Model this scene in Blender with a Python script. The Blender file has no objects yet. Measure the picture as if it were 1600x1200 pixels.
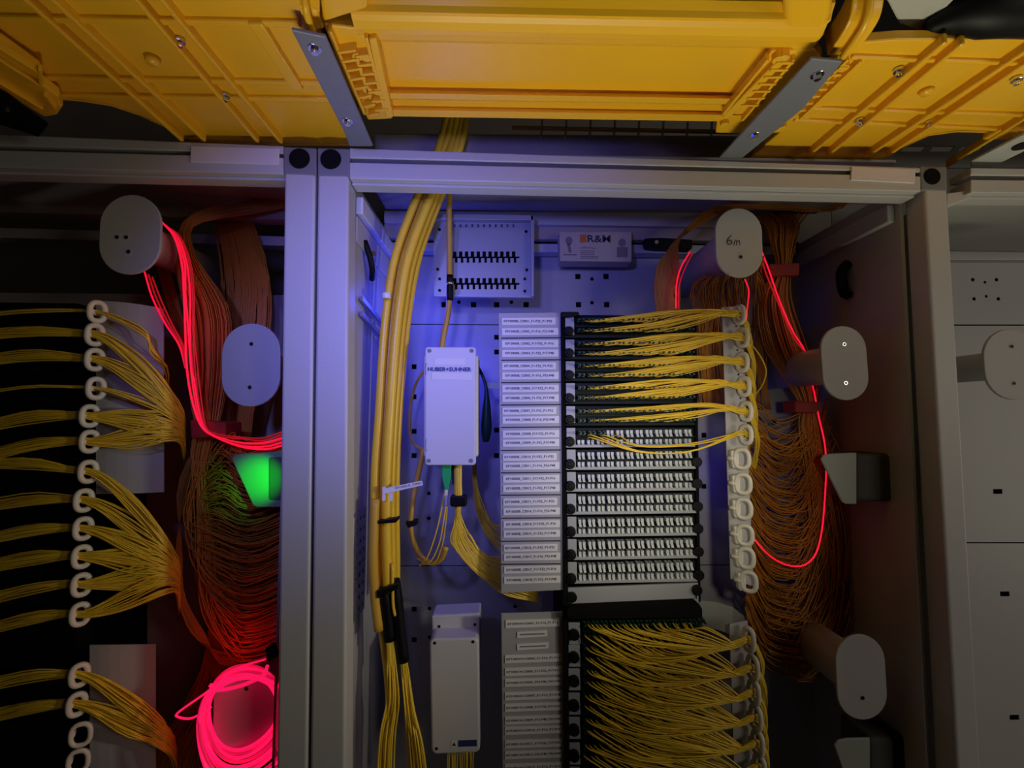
import bpy, bmesh, math, random
from mathutils import Vector, Matrix
random.seed(7)
PI = math.pi
sc = bpy.context.scene
COL = sc.collection

# ------------------------------------------------------------------ camera
CAM = Vector((0.2259, -0.7064, -0.3483)); PITCH, YAW, ROLL = 0.0625, -0.0195, -0.0034; F = 750.0
cy_, sy_, cp_, sp_, cr_, sr_ = math.cos(YAW), math.sin(YAW), math.cos(PITCH), math.sin(PITCH), math.cos(ROLL), math.sin(ROLL)
RM = (Matrix(((cy_, -sy_, 0), (sy_, cy_, 0), (0, 0, 1))) @ Matrix(((1, 0, 0), (0, cp_, -sp_), (0, sp_, cp_)))
      @ Matrix(((cr_, 0, sr_), (0, 1, 0), (-sr_, 0, cr_))))            # columns: right, forward, up
cd = bpy.data.cameras.new('camera'); cam = bpy.data.objects.new('camera', cd); COL.objects.link(cam)
cd.sensor_width = 36; cd.lens = F / 1600 * 36; cd.clip_start = 0.01
r_, f_, u_ = RM.col[0], RM.col[1], RM.col[2]
M4 = Matrix(((r_[0], u_[0], -f_[0]), (r_[1], u_[1], -f_[1]), (r_[2], u_[2], -f_[2]))).to_4x4()
M4.translation = CAM; cam.matrix_world = M4
sc.camera = cam

def ray(px, py):
    return RM @ Vector(((px - 800) / F, 1.0, -(py - 600) / F))
def at(px, py, Y):                       # point seen at a pixel, on the vertical plane y = Y
    d = ray(px, py); return CAM + d * ((Y - CAM.y) / d.y)
def atz(px, py, z):                      # ... on the horizontal plane z
    d = ray(px, py); return CAM + d * ((z - CAM.z) / d.z)
def mpp(Y): return (Y - CAM.y) / F       # metres per pixel at depth Y

# ------------------------------------------------------------------ world, lamps, exposure
w = bpy.data.worlds.new('world'); sc.world = w; w.use_nodes = True
w.node_tree.nodes['Background'].inputs[0].default_value = (0.75, 0.7, 0.62, 1)
w.node_tree.nodes['Background'].inputs[1].default_value = 0.006
vs = sc.view_settings; vs.view_transform = 'Standard'; vs.look = 'None'; vs.exposure = 0.0; vs.gamma = 1; vs.use_curve_mapping = False

def lamp(kind, name, loc, target, energy, color, size=0.1, spot=None, blend=0.6, size_y=None):
    l = bpy.data.lights.new(name, kind); l.energy = energy; l.color = color
    if kind == 'AREA':
        l.size = size
        if size_y: l.shape = 'RECTANGLE'; l.size_y = size_y
    else: l.shadow_soft_size = size
    if kind == 'SPOT': l.spot_size = math.radians(spot); l.spot_blend = blend
    o = bpy.data.objects.new(name, l); COL.objects.link(o); o.location = loc
    if target is not None:
        o.rotation_euler = (Vector(target) - Vector(loc)).to_track_quat('-Z', 'Y').to_euler()
    return o
# warm aisle light from the front right, at about camera height
lamp('AREA', 'aisle_lamp', (1.5, -1.3, -0.2), (0.6, 0.02, -0.35), 2.5, (1.0, 0.90, 0.78), 0.4)
lamp('AREA', 'far_aisle_lamp', (2.3, -0.55, -0.50), (0.3, 0.02, -0.35), 2.0, (1.0, 0.92, 0.74), 0.35, size_y=0.9)
# unseen fill light added in the aisle, narrow beam onto the underside of the ducts
lamp('AREA', 'duct_fill_light', (0.55, -0.30, -1.25), (0.55, -0.26, 0.1), 1.15, (1.0, 0.96, 0.66), 1.3, size_y=0.12).data.spread = math.radians(42)
# work lamp clipped at the right, shining across the rack to the left
lamp('SPOT', 'clip_work_lamp', (0.95, -0.42, -0.40), (0.05, 0.05, -0.45), 9.0, (1.0, 0.93, 0.78), 0.03, 62, 1.0)
lamp('SPOT', 'warm_head_torch', (0.40, -0.60, -0.34), at(1040, 730, 0.1), 6.2, (1.0, 0.92, 0.74), 0.02, 47, 1.0)
# bluish hand lamps near the operator
lamp('SPOT', 'blue_work_light', (0.12, -0.62, -0.16), at(725, 500, 0.2), 12.0, (0.18, 0.18, 1.0), 0.03, 70, 1.0)
lamp('SPOT', 'blue_phone_light', (-0.1, -0.75, -0.05), at(545, 560, 0.1), 11.0, (0.25, 0.26, 1.0), 0.03, 56, 1.0)
lamp('POINT', 'blue_led_in_cabinet', at(708, 585, 0.21), None, 0.40, (0.03, 0.045, 1.0), 0.02)
lamp('POINT', 'blue_led_in_cabinet', at(650, 470, 0.20), None, 0.30, (0.03, 0.045, 1.0), 0.02)
lamp('POINT', 'blue_led_in_cabinet', at(1112, 740, 0.21), None, 0.08, (0.03, 0.045, 1.0), 0.02)
lamp('SPOT', 'green_fault_locator_lamp', at(408, 745, 0.0), at(408, 748, 0.08), 0.9, (0.0, 1.0, 0.0), 0.002, 56, 1.0)
lamp('POINT', 'red_coil_light', at(340, 1020, 0.08), None, 0.06, (1.0, 0.015, 0.03), 0.02)
lamp('POINT', 'red_cord_light', at(330, 500, 0.08), None, 0.03, (1.0, 0.03, 0.03), 0.02)

# ------------------------------------------------------------------ materials
MATS = {}
def mat(name, col, rough=0.5, metal=0.0, noise=0.0, nscale=40, bump=0.0, emit=None, estr=0.0, vary=0.0, spec=0.5, alpha=1.0, trans=0.0, sss=0.0):
    if name in MATS: return MATS[name]
    m = bpy.data.materials.new(name); m.use_nodes = True; nt = m.node_tree
    b = nt.nodes['Principled BSDF']; MATS[name] = m
    b.inputs['Base Color'].default_value = (*col, 1); b.inputs['Roughness'].default_value = rough
    b.inputs['Metallic'].default_value = metal; b.inputs['Specular IOR Level'].default_value = spec
    b.inputs['Alpha'].default_value = alpha; b.inputs['Transmission Weight'].default_value = trans
    if emit: b.inputs['Emission Color'].default_value = (*emit, 1); b.inputs['Emission Strength'].default_value = estr
    if noise or bump:
        tc = nt.nodes.new('ShaderNodeTexCoord'); n = nt.nodes.new('ShaderNodeTexNoise')
        n.inputs['Scale'].default_value = nscale; n.inputs['Detail'].default_value = 4
        nt.links.new(tc.outputs['Object'], n.inputs['Vector'])
        if noise:
            mr = nt.nodes.new('ShaderNodeMapRange'); mr.inputs[3].default_value = 1 - noise; mr.inputs[4].default_value = 1 + noise
            mx = nt.nodes.new('ShaderNodeVectorMath'); mx.operation = 'SCALE'; mx.inputs[0].default_value = col
            nt.links.new(n.outputs['Fac'], mr.inputs[0]); nt.links.new(mr.outputs[0], mx.inputs['Scale'])
            nt.links.new(mx.outputs[0], b.inputs['Base Color'])
        if bump:
            bp = nt.nodes.new('ShaderNodeBump'); bp.inputs['Strength'].default_value = bump; bp.inputs['Distance'].default_value = 0.001
            nt.links.new(n.outputs['Fac'], bp.inputs['Height']); nt.links.new(bp.outputs[0], b.inputs['Normal'])
    if vary:
        oi = nt.nodes.new('ShaderNodeObjectInfo'); mr = nt.nodes.new('ShaderNodeMapRange')
        mr.inputs[3].default_value = 1 - vary; mr.inputs[4].default_value = 1 + vary * 0.5
        mx = nt.nodes.new('ShaderNodeVectorMath'); mx.operation = 'SCALE'; mx.inputs[0].default_value = col
        nt.links.new(oi.outputs['Random'], mr.inputs[0]); nt.links.new(mr.outputs[0], mx.inputs['Scale'])
        nt.links.new(mx.outputs[0], b.inputs['Base Color'])
    return m
enamel = mat('grey_enamel', (0.50, 0.49, 0.48), 0.42, noise=0.05, nscale=300, bump=0.12)
enamel_in = mat('grey_enamel_inside', (0.42, 0.41, 0.39), 0.5, noise=0.06, nscale=60)
capm = mat('grey_cap_plastic', (0.20, 0.20, 0.21), 0.6)
black = mat('black_plastic', (0.004, 0.004, 0.005), 0.5, spec=0.2)
blackm = mat('matt_black', (0.006, 0.006, 0.006), 0.9, spec=0.1)
zinc = mat('zinc_steel', (0.42, 0.42, 0.45), 0.38, 0.85, noise=0.08, nscale=120)
bracket_m = mat('bracket_steel', (0.22, 0.23, 0.28), 0.5, 0.35, noise=0.05, nscale=90)
chrome = mat('bolt_steel', (0.75, 0.75, 0.75), 0.18, 1.0)
plate_m = mat('perforated_steel', (0.38, 0.39, 0.44), 0.4, 0.3)
duct_m = mat('duct_yellow', (0.86, 0.46, 0.015), 0.34, noise=0.05, nscale=12, bump=0.05)
cord_m = mat('cord_yellow', (0.96, 0.66, 0.045), 0.38, vary=0.22)
cord_shade_m = mat('cord_yellow_shaded', (0.50, 0.19, 0.015), 0.5, noise=0.25, nscale=25)  # same yellow cord, darkened to orange where little light falls
tube_m = mat('tube_yellow', (0.88, 0.56, 0.03), 0.35, noise=0.06, nscale=30)
tubed_m = mat('cable_ochre', (0.62, 0.36, 0.04), 0.45)
white = mat('white_plastic', (0.78, 0.76, 0.70), 0.45)
whitebox = mat('box_white_enamel', (0.66, 0.66, 0.68), 0.45, noise=0.03, nscale=400)
ivory = mat('ivory_ring_plastic', (0.80, 0.76, 0.64), 0.4)
spool_m = mat('spool_white', (0.48, 0.47, 0.46), 0.5, noise=0.03, nscale=50)
labelm = mat('label_paper', (0.80, 0.80, 0.80), 0.6)
labelp = mat('label_carrier', (0.42, 0.42, 0.44), 0.5)
platep = mat('name_plate_paper', (0.70, 0.64, 0.66), 0.6, noise=0.1, nscale=500)
ink = mat('ink_dark', (0.03, 0.03, 0.05), 0.7)
inkb = mat('ink_blue', (0.02, 0.03, 0.16), 0.6)
greyink = mat('ink_grey', (0.22, 0.18, 0.18), 0.7)
greend = mat('connector_dark_green', (0.01, 0.055, 0.035), 0.4)
greenb = mat('connector_green', (0.02, 0.45, 0.12), 0.4)
modm = mat('module_grey', (0.40, 0.42, 0.44), 0.45)
modd = mat('module_dark', (0.010, 0.016, 0.018), 0.6, spec=0.2)
capw = mat('dust_cap_white', (0.62, 0.66, 0.66), 0.4)
wood = mat('card_beige', (0.52, 0.44, 0.36), 0.6, noise=0.05, nscale=80)
orange = mat('print_orange', (0.60, 0.16, 0.04), 0.6)
redglow = mat('red_light_cord', (0.6, 0.01, 0.02), 0.4, emit=(1.0, 0.006, 0.04), estr=1.1)
reddim = mat('red_light_cord_dim', (0.6, 0.02, 0.02), 0.4, emit=(0.8, 0.012, 0.02), estr=0.35)
pinkglow = mat('pink_light_cord', (0.7, 0.02, 0.10), 0.4, emit=(1.0, 0.008, 0.11), estr=0.9)
pinkdim = mat('pink_light_cord_dim', (0.7, 0.02, 0.10), 0.4, emit=(1.0, 0.008, 0.09), estr=0.5)  # dimmer glow on some loops stands in for shading in the coil
redtie = mat('tie_red', (0.30, 0.02, 0.015), 0.7)
greenguide = mat('guide_plastic', (0.40, 0.43, 0.38), 0.5)
wallm = mat('wall_paint', (0.42, 0.36, 0.31), 0.8, noise=0.08, nscale=6)
floorm = mat('floor_vinyl', (0.30, 0.29, 0.27), 0.5, noise=0.1, nscale=8)
darkroom = mat('ceiling_dark', (0.05, 0.05, 0.05), 0.9)

# ------------------------------------------------------------------ mesh helpers
class MB:
    def __init__(s): s.v = []; s.f = []; s.m = []; s.mi = 0
    def add(s, vs_, fs):
        n = len(s.v); s.v += [Vector(q) for q in vs_]
        for f in fs: s.f.append([n + i for i in f]); s.m.append(s.mi)
        return s
    def prism(s, pts, d):                # polygon of 3-d points pushed along vector d
        n = len(pts); d = Vector(d); a = [Vector(p) for p in pts]
        fs = [list(range(n))[::-1], list(range(n, 2 * n))] + [[i, (i + 1) % n, n + (i + 1) % n, n + i] for i in range(n)]
        return s.add(a + [p + d for p in a], fs)
    def quad(s, px, Y0, Y1):             # front outline given as pixels on plane Y0, thickness to Y1
        return s.prism([at(x, y, Y0) for x, y in px], (0, Y1 - Y0, 0))
    def box(s, lo, hi):
        (a, b, c), (d, e, f) = lo, hi
        return s.prism([(a, b, c), (d, b, c), (d, b, f), (a, b, f)], (0, e - b, 0))
    def cyl(s, p, q, r, n=20, r2=None, cap=True):
        p = Vector(p); q = Vector(q); ax = (q - p).normalized()
        u = ax.orthogonal().normalized(); v = ax.cross(u); r2 = r if r2 is None else r2
        vs_ = [p + (u * math.cos(2 * PI * i / n) + v * math.sin(2 * PI * i / n)) * r for i in range(n)] + \
              [q + (u * math.cos(2 * PI * i / n) + v * math.sin(2 * PI * i / n)) * r2 for i in range(n)]
        fs = [[i, (i + 1) % n, n + (i + 1) % n, n + i] for i in range(n)]
        if cap: fs += [list(range(n))[::-1], list(range(n, 2 * n))]
        return s.add(vs_, fs)
    def bar(s, p, q, wd, h, up=(0, 0, 1)):   # box from p to q, width across, height along up
        p = Vector(p); q = Vector(q); up = Vector(up); ax = (q - p).normalized(); sd = ax.cross(up).normalized() * wd / 2
        hh = up.normalized() * h
        return s.prism([p - sd, p + sd, p + sd + hh, p - sd + hh], q - p)
    def tube(s, pts, r, n=6, closed=False):
        P = [Vector(p) for p in pts]; N = len(P); rad = r if isinstance(r, (list, tuple)) else [r] * N
        u = None; vs_ = []
        for i in range(N):
            t = (P[(i + 1) % N] - P[i - 1]) if closed else (P[min(i + 1, N - 1)] - P[max(i - 1, 0)])
            t = t.normalized() if t.length > 1e-9 else Vector((1, 0, 0))
            u = t.orthogonal().normalized() if u is None else (u - t * u.dot(t)).normalized()
            v = t.cross(u)
            vs_ += [P[i] + (u * math.cos(2 * PI * k / n) + v * math.sin(2 * PI * k / n)) * rad[i] for k in range(n)]
        fs = [[i * n + k, i * n + (k + 1) % n, ((i + 1) % N) * n + (k + 1) % n, ((i + 1) % N) * n + k]
              for i in range(N if closed else N - 1) for k in range(n)]
        if not closed: fs += [list(range(n))[::-1], [(N - 1) * n + k for k in range(n)]]
        return s.add(vs_, fs)
    def mesh(s, name, mats, smooth=False):
        me = bpy.data.meshes.new(name); me.from_pydata(s.v, [], s.f)
        for m in (mats if isinstance(mats, (list, tuple)) else [mats]): me.materials.append(m)
        for p, mi in zip(me.polygons, s.m): p.material_index = mi; p.use_smooth = smooth
        bm = bmesh.new(); bm.from_mesh(me); bmesh.ops.recalc_face_normals(bm, faces=bm.faces); bm.to_mesh(me); bm.free()
        return me
    def build(s, name, mats, parent=None, smooth=False, bevel=0.0, seg=2, label=None):
        o = bpy.data.objects.new(name, s.mesh(name, mats, smooth)); COL.objects.link(o)
        if parent is not None: o.parent = parent; o.matrix_parent_inverse = parent_inv(parent)
        if bevel:
            b = o.modifiers.new('bevel', 'BEVEL'); b.width = bevel; b.segments = seg; b.limit_method = 'ANGLE'; b.angle_limit = 0.6
        if label: o['label'] = label
        return o
def parent_inv(p): return p.matrix_basis.inverted()    # every part stands at its own world place
def tag(o, label, cat, group=None, kind=None):
    o['label'] = label; o['category'] = cat
    if group: o['group'] = group
    if kind: o['kind'] = kind
    return o
def thing(name, loc, label, cat, group=None):
    o = bpy.data.objects.new(name, None); COL.objects.link(o); o.location = loc; o.empty_display_size = 0.02
    return tag(o, label, cat, group)
def cut(o, boxes):                        # real holes in a panel
    m = MB()
    for f in boxes: f(m)
    c = bpy.data.objects.new('cutter', m.mesh('cutter', blackm)); COL.objects.link(c)
    b = o.modifiers.new('holes', 'BOOLEAN'); b.object = c; b.operation = 'DIFFERENCE'; b.solver = 'EXACT'; b.use_self = True
    dg = bpy.context.evaluated_depsgraph_get(); dg.update()
    me = bpy.data.meshes.new_from_object(o.evaluated_get(dg)); o.modifiers.clear(); o.data = me
    bpy.data.objects.remove(c)
def spline(P, n):
    P = [Vector(p) for p in P]; L = len(P); out = []
    for k in range(n):
        t = k / (n - 1) * (L - 1); i = min(int(t), L - 2); t -= i
        a = P[i - 1] if i else P[0] * 2 - P[1]; b = P[i]; c = P[i + 1]; d = P[i + 2] if i + 2 < L else P[-1] * 2 - P[-2]
        out.append(0.5 * ((2 * b) + (c - a) * t + (2 * a - 5 * b + 4 * c - d) * t * t + (3 * b - a - 3 * c + d) * t ** 3))
    return out
def wpts(px): return [at(x, y, Y) for x, y, Y in px]
def text(name, s, center, h, width, m, parent, bold=0.0, tilt=0.0):   # flat lettering facing -Y
    c = bpy.data.curves.new(name, 'FONT'); c.body = s; c.size = 1; c.align_x = 'CENTER'; c.align_y = 'CENTER'; c.offset = bold; c.resolution_u = 2
    t = bpy.data.objects.new(name, c); COL.objects.link(t); bpy.context.view_layer.update()
    me = bpy.data.meshes.new_from_object(t); bpy.data.objects.remove(t)
    xs = [v.co.x for v in me.vertices]; ys = [v.co.y for v in me.vertices]
    w0 = max(xs) - min(xs); h0 = max(ys) - min(ys); mx = (max(xs) + min(xs)) / 2; my = (max(ys) + min(ys)) / 2
    ca, sa = math.cos(tilt), math.sin(tilt)
    for v in me.vertices:
        a = (v.co.x - mx) / w0 * width; b = (v.co.y - my) / h0 * h
        v.co = Vector((center[0] + a * ca - b * sa, center[1], center[2] + a * sa + b * ca))
    me.materials.clear(); me.materials.append(m)
    o = bpy.data.objects.new(name, me); COL.objects.link(o); o.parent = parent; o.matrix_parent_inverse = parent_inv(parent)
    return o
ORD = ['topmost', 'second', 'third', 'fourth', 'fifth', 'sixth', 'seventh', 'eighth', 'ninth', 'tenth', 'eleventh', 'twelfth', 'thirteenth', 'fourteenth', 'fifteenth', 'sixteenth']

# ------------------------------------------------------------------ room setting
def struct(name, mb, m):
    o = mb.build(name, m); o['kind'] = 'structure'; return o
FZ, CZ = -2.05, 0.75
struct('floor', MB().box((-2.5, -3.0, FZ - 0.05), (3.2, 0.9, FZ)), floorm)
struct('ceiling', MB().box((-2.5, -3.0, CZ), (3.2, 0.9, CZ + 0.05)), darkroom)
struct('wall_back', MB().box((-2.5, 0.85, FZ), (3.2, 0.9, CZ)), wallm)

# ------------------------------------------------------------------ cabinets
def post(parent, q, cap, circ, r, bright=None):
    lo = [at(*q[3], 0), at(*q[2], 0)]
    p = [at(*q[0], 0), at(*q[1], 0)]
    # run on down to the floor
    def down(a, b):
        d = b - a; return a + d * ((FZ - a.z) / d.z)
    pts = [p[0], p[1], down(p[1], lo[1]), down(p[0], lo[0])]
    MB().prism(pts, (0, 0.038, 0)).build('post', enamel, parent, bevel=0.004, seg=3)
    c = MB().prism([at(*cap[0], -0.001), at(*cap[1], -0.001), at(*cap[2], -0.001), at(*cap[3], -0.001)], (0, 0.039, 0)).build('corner_cap', capm, parent, bevel=0.002)
    ctr = at(*circ, -0.001); R = r * mpp(0)
    MB().cyl(ctr + Vector((0, -0.002, 0)), ctr + Vector((0, 0.01, 0)), R, 28).build('plug', blackm, c, smooth=False, bevel=0.001, label='round black plug')
def beam(parent, xl, xr, yt, ys, yb, name='top_beam'):
    # two ribs with a slot between; y values given at both ends
    m = MB()
    def Q(a, b, Y0, Y1): m.prism([at(xl, a[0], Y0), at(xr, a[1], Y0), at(xr, b[1], Y0), at(xl, b[0], Y0)], (0, Y1 - Y0, 0))
    s0 = (ys[0] - 3.4, ys[1] - 3.2); s1 = (ys[0] + 3.4, ys[1] + 3.2)
    Q(yt, s0, 0.0, 0.036); Q(s0, s1, 0.022, 0.036); Q(s1, yb, 0.0, 0.036)
    o = m.build(name, enamel, parent, bevel=0.0015)
    m = MB(); a = at(xl, yb[0], 0); b = at(xr, yb[1], 0)
    m.prism([a + Vector((0, .012, -.004)), b + Vector((0, .012, -.004)), b + Vector((0, .012, 0)), a + Vector((0, .012, 0))], (0, 0.024, 0))
    m.build('beam_lip', enamel, parent, bevel=0.001)
    return o

mid = thing('equipment_cabinet', (0.43, 0.15, FZ), 'open grey middle cabinet with blue-lit back panel between the two upright posts', 'cabinet', )
lef = thing('equipment_cabinet', (-0.60, 0.15, FZ), 'dark left cabinet with red-lit interior left of the twin posts', 'cabinet')
rig = thing('equipment_cabinet', (1.35, 0.15, FZ), 'nearly empty grey cabinet at the right edge of the photo', 'cabinet')

post(lef, [(445, 229), (493, 231), (480, 1200), (432, 1200)], [(443, 229), (494, 231), (494, 274), (443, 272)], (468, 248), 16.5)
post(mid, [(497, 231), (545, 232), (539, 1200), (484, 1200)], [(496, 231), (546, 232), (546, 276), (496, 275)], (517, 249), 16.5)
post(mid, [(1443, 262), (1479, 262), (1533, 1200), (1496, 1200)], [(1438, 259), (1480, 260), (1481, 299), (1440, 297)], (1456, 276), 13.5)
beam(mid, 546, 1439, (231, 262), (250, 272), (279, 299))
beam(lef, -330, 443, (196, 228), (222, 243), (254, 272))
beam(rig, 1517, 2050, (262, 268), (277, 283), (301, 306))
# name plates on beams (writing blanked out in the photo)
for par, q in ((lef, [(298, 228), (436, 232), (435, 257), (297, 253)]), (mid, [(1331, 260), (1431, 264), (1430, 286), (1330, 281)])):
    MB().quad(q, -0.0025, 0.0005).build('name_plate', platep, par, bevel=0.0008, label='blanked grey name strip')
# right cabinet's dark foot of the front frame and the gap between cabinets
MB().quad([(1480, 302), (1517, 297), (1517, 309), (1480, 322)], 0.01, 0.04).build('side_rail', enamel, rig, bevel=0.001)

XL = at(553, 300, 0.036).x; XR = at(1404, 300, 0.036).x
zt = at(900, 330, 0.24).z
def vbox(x0, x1, y0, y1, z0, z1): return MB().box((x0, y0, z0), (x1, y1, z1))
# back panels of the three cabinets with punched holes
def sqhole(px, py, s=4.2, Y=0.30):
    c = at(px, py, Y); a = s * mpp(Y)
    return lambda m: m.box((c.x - a, Y - 0.02, c.z - a), (c.x + a, Y + 0.02, c.z + a))
def rdhole(px, py, s=3.0, Y=0.30):
    c = at(px, py, Y); a = s * mpp(Y)
    return lambda m: m.cyl(c + Vector((0, -.02, 0)), c + Vector((0, .02, 0)), a, 12)
holes = []
for x, y in [(694, 476), (740, 476), (776, 476), (822, 476), (903, 432), (947, 432), (904, 476), (948, 476)]: holes.append(sqhole(x, y))
for x, y in [(717, 472), (799, 472), (925, 436), (925, 473), (670, 771), (670, 810), (671, 951), (671, 996), (805, 948)]: holes.append(rdhole(x, y))
for x, y in [(647, 573), (647, 620), (647, 674), (647, 712), (776, 527), (776, 550), (776, 672), (776, 712), (647, 952), (647, 1000), (1100, 680), (1100, 760), (1210, 660), (1190, 690)]: holes.append(sqhole(x, y, 3.8))
seams = [at(700, 507, 0.3).z, at(700, 884, 0.3).z]
zs = [at(700, 397, 0.3).z, seams[0], seams[1], FZ + 0.02]
for k in range(3):
    o = MB().box((XL - 0.01, 0.300, zs[k + 1] + 0.001), (XR + 0.01, 0.3015 + 0.0005 * k, zs[k] - 0.001)).build('back_panel', enamel_in, mid)
    cut(o, holes)
MB().box((XL - 0.01, 0.312, FZ), (XR + 0.01, 0.32, 0.03)).build('rear_skin', blackm, mid)
# top of the middle cabinet: underside plate, rear fascia strips, rail
MB().box((XL, 0.165, zt), (XR, 0.24, zt + 0.004)).build('top_panel', enamel_in, mid)
MB().box((at(730, 300, .05).x, 0.038, zt), (XR, 0.166, zt + 0.004)).build('top_panel', enamel_in, mid)
MB().prism([at(600, 329, .24), at(1245, 334, .24), at(1245, 356, .24), at(600, 348, .24)], (0, .03, 0)).build('rear_fascia', enamel, mid, bevel=.001)
MB().prism([at(600, 350, .252), at(1245, 357, .252), at(1245, 377, .252), at(600, 371, .252)], (0, .02, 0)).build('rear_fascia', wallm, mid, bevel=.001, label='brownish lower strip')
MB().prism([at(596, 378, .262), at(1245, 384, .262), at(1245, 398, .262), at(596, 391, .262)], (0, .03, 0)).build('rear_rail', enamel, mid, bevel=.002)
# side panels
MB().box((XL - 0.006, 0.036, FZ), (XL, 0.30, 0.02)).build('side_panel', enamel_in, mid)
MB().box((XR, 0.036, FZ), (XR + 0.006, 0.30, 0.02)).build('side_panel', enamel_in, mid)
# rails along the tops of the side panels
z0 = at(556, 303, 0.04).z
MB().box((XL, 0.045, z0 - 0.030), (XL + 0.012, 0.29, z0 - 0.002)).build('side_rail', whitebox, mid, bevel=.002)
MB().box((XL, 0.045, z0 - 0.075), (XL + 0.004, 0.29, z0 - 0.034)).build('side_plate', enamel, mid, bevel=.001)
MB().box((XR - 0.012, 0.045, z0 - 0.034), (XR, 0.29, z0 - 0.004)).build('side_rail', enamel, mid, bevel=.002)
for k, (zz, a) in enumerate(((-0.165, 0.03), (-0.19, 0.03))):
    MB().bar((XL + 0.006, 0.07, zz), (XL + 0.012, 0.27, zz - a), 0.004, 0.008).build('side_strut', zinc, mid)
MB().tube(spline([(XL + .004, .085, -.06), (XL + .012, .09, -.085), (XL + .014, .10, -.105), (XL + .008, .12, -.115)], 10), .005, 8).build('latch', black, mid, smooth=True)
MB().cyl((XL + .01, .098, -.078), (XL + .018, .094, -.078), .005, 12).build('latch_screw', chrome, mid)
MB().tube(spline([(XR - .004, .15, -.07), (XR - .016, .15, -.085), (XR - .014, .15, -.12), (XR - .004, .15, -.13)], 10), .009, 8).build('latch', black, mid, smooth=True)
# vertical slotted upright in rear left corner, blue in the photo
m = MB().box((at(598, 400, .28).x, .275, FZ), (at(612, 400, .28).x, .298, at(600, 398, .28).z)); m.build('rear_upright', plate_m, mid, bevel=.001)
# perforated side bracket at the lower left
zb0, zb1 = at(560, 985, .05).z, at(560, 808, .05).z
o = MB().box((XL + .0005, .045, zb0), (XL + .0035, .135, zb1)).build('perforated_bracket', zinc, mid)
hs = []
for i in range(9):
    for j in range(4):
        cc = (.062 + .02 * j, zb0 + .012 + (zb1 - zb0 - .02) * i / 8.3)
        hs.append(lambda m, c=cc: m.box((XL - .01, c[0] - .004, c[1] - .003), (XL + .01, c[0] + .004, c[1] + .003)))
cut(o, hs)
MB().box((XL + .0005, .042, zb0), (XL + .010, .046, zb1)).build('bracket_edge', white, mid, bevel=.0005)

# left cabinet interior
xl0, xl1 = at(-330, 600, 0.036).x, at(440, 600, 0.02).x
MB().box((xl0, 0.300, FZ), (xl1, 0.302, -0.10)).build('back_panel', enamel_in, lef)
MB().box((xl1 - 0.004, 0.038, FZ), (xl1, 0.30, 0.02)).build('side_panel', enamel_in, lef)
MB().prism([at(-250, 300, .24), at(520, 322, .24), at(520, 345, .24), at(-250, 325, .24)], (0, .03, 0)).build('rear_fascia', wallm, lef)
MB().prism([at(-250, 348, .262), at(520, 372, .262), at(520, 386, .262), at(-250, 364, .262)], (0, .03, 0)).build('rear_rail', enamel_in, lef)
MB().box((xl0, 0.038, zt), (xl1, 0.24, zt + 0.004)).build('top_panel', enamel_in, lef)
# right cabinet interior
xr0, xr1 = at(1486, 600, 0.036).x, at(2050, 600, 0.036).x
for k, (a, b) in enumerate(((409, 508), (508, 848), (848, 1700))):
    o = MB().prism([at(1300, a + 1, .30), at(1960, a + 1, .30), at(1960, b - 1, .30), at(1300, b - 1, .30)], (0, .0015, 0)).build('back_panel', enamel, rig)
    if k == 0: cut(o, [rdhole(1520, 437, 3), rdhole(1557, 437, 3), rdhole(1539, 441, 2.4), rdhole(1522, 467, 3), rdhole(1560, 467, 3), rdhole(1541, 463, 2.4)])
    if k == 1: cut(o, [lambda m, c=at(1559, 768, .3): m.box((c.x - .010, .28, c.z - .005), (c.x + .010, .32, c.z + .005))])
    if k == 2: cut(o, [lambda m, c=at(x, y, .3): m.box((c.x - .010, .28, c.z - .005), (c.x + .010, .32, c.z + .005)) for x, y in ((1570, 928), (1585, 1121))])
MB().box((xr0 + .03, 0.312, FZ), (xr1, 0.32, 0.03)).build('rear_skin', blackm, rig)
MB().prism([at(1300, 320, .27), at(1960, 320, .27), at(1960, 386, .27), at(1300, 386, .27)], (0, .002, 0)).build('rear_fascia', enamel, rig)
MB().prism([at(1300, 389, .28), at(1960, 389, .28), at(1960, 406, .28), at(1300, 406, .28)], (0, .02, 0)).build('rear_rail', enamel, rig, bevel=.002)
MB().box((xr0, 0.036, 0.0), (xr1, 0.27, 0.004)).build('top_panel', enamel_in, rig)
MB().box((xr0 - .002, 0.038, FZ), (xr0 + .002, 0.26, 0.0)).build('side_panel', enamel_in, rig)

# ------------------------------------------------------------------ steel brackets carrying the ducts
BZ = 0.046
def bracket(label, pts, bolts, zup=0.012):
    b = thing('mounting_bracket', atz(*pts[2], BZ), label, 'bracket', None)
    m = MB().prism([atz(x, y, BZ) for x, y in pts], (0, 0, 0.004)); m.build('arm', bracket_m, b, bevel=.0012)
    for x, y in bolts:
        c = atz(x, y, BZ); mm = MB().cyl(c + Vector((0, 0, -.001)), c, .0075, 18).cyl(c + Vector((0, 0, -.006)), c, .0045, 6)
        mm.build('bolt', chrome, b, bevel=.0008)
    return b
bracket('dark blue-grey steel bracket bolted under the duct, left one above the twin posts', [(455, 47), (509, 58), (583, 229), (546, 229), (537, 205)], [(492, 76), (543, 189)])
bracket('dark grey steel bracket bolted under the duct above the right end of the beam', [(1268, 92), (1317, 97), (1255, 170), (1160, 247), (1124, 247)], [(1277, 117), (1179, 211)])
b3 = thing('mounting_bracket', atz(1540, 250, BZ), 'pale grey steel bracket at the right edge above the right cabinet', 'bracket')
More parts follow.
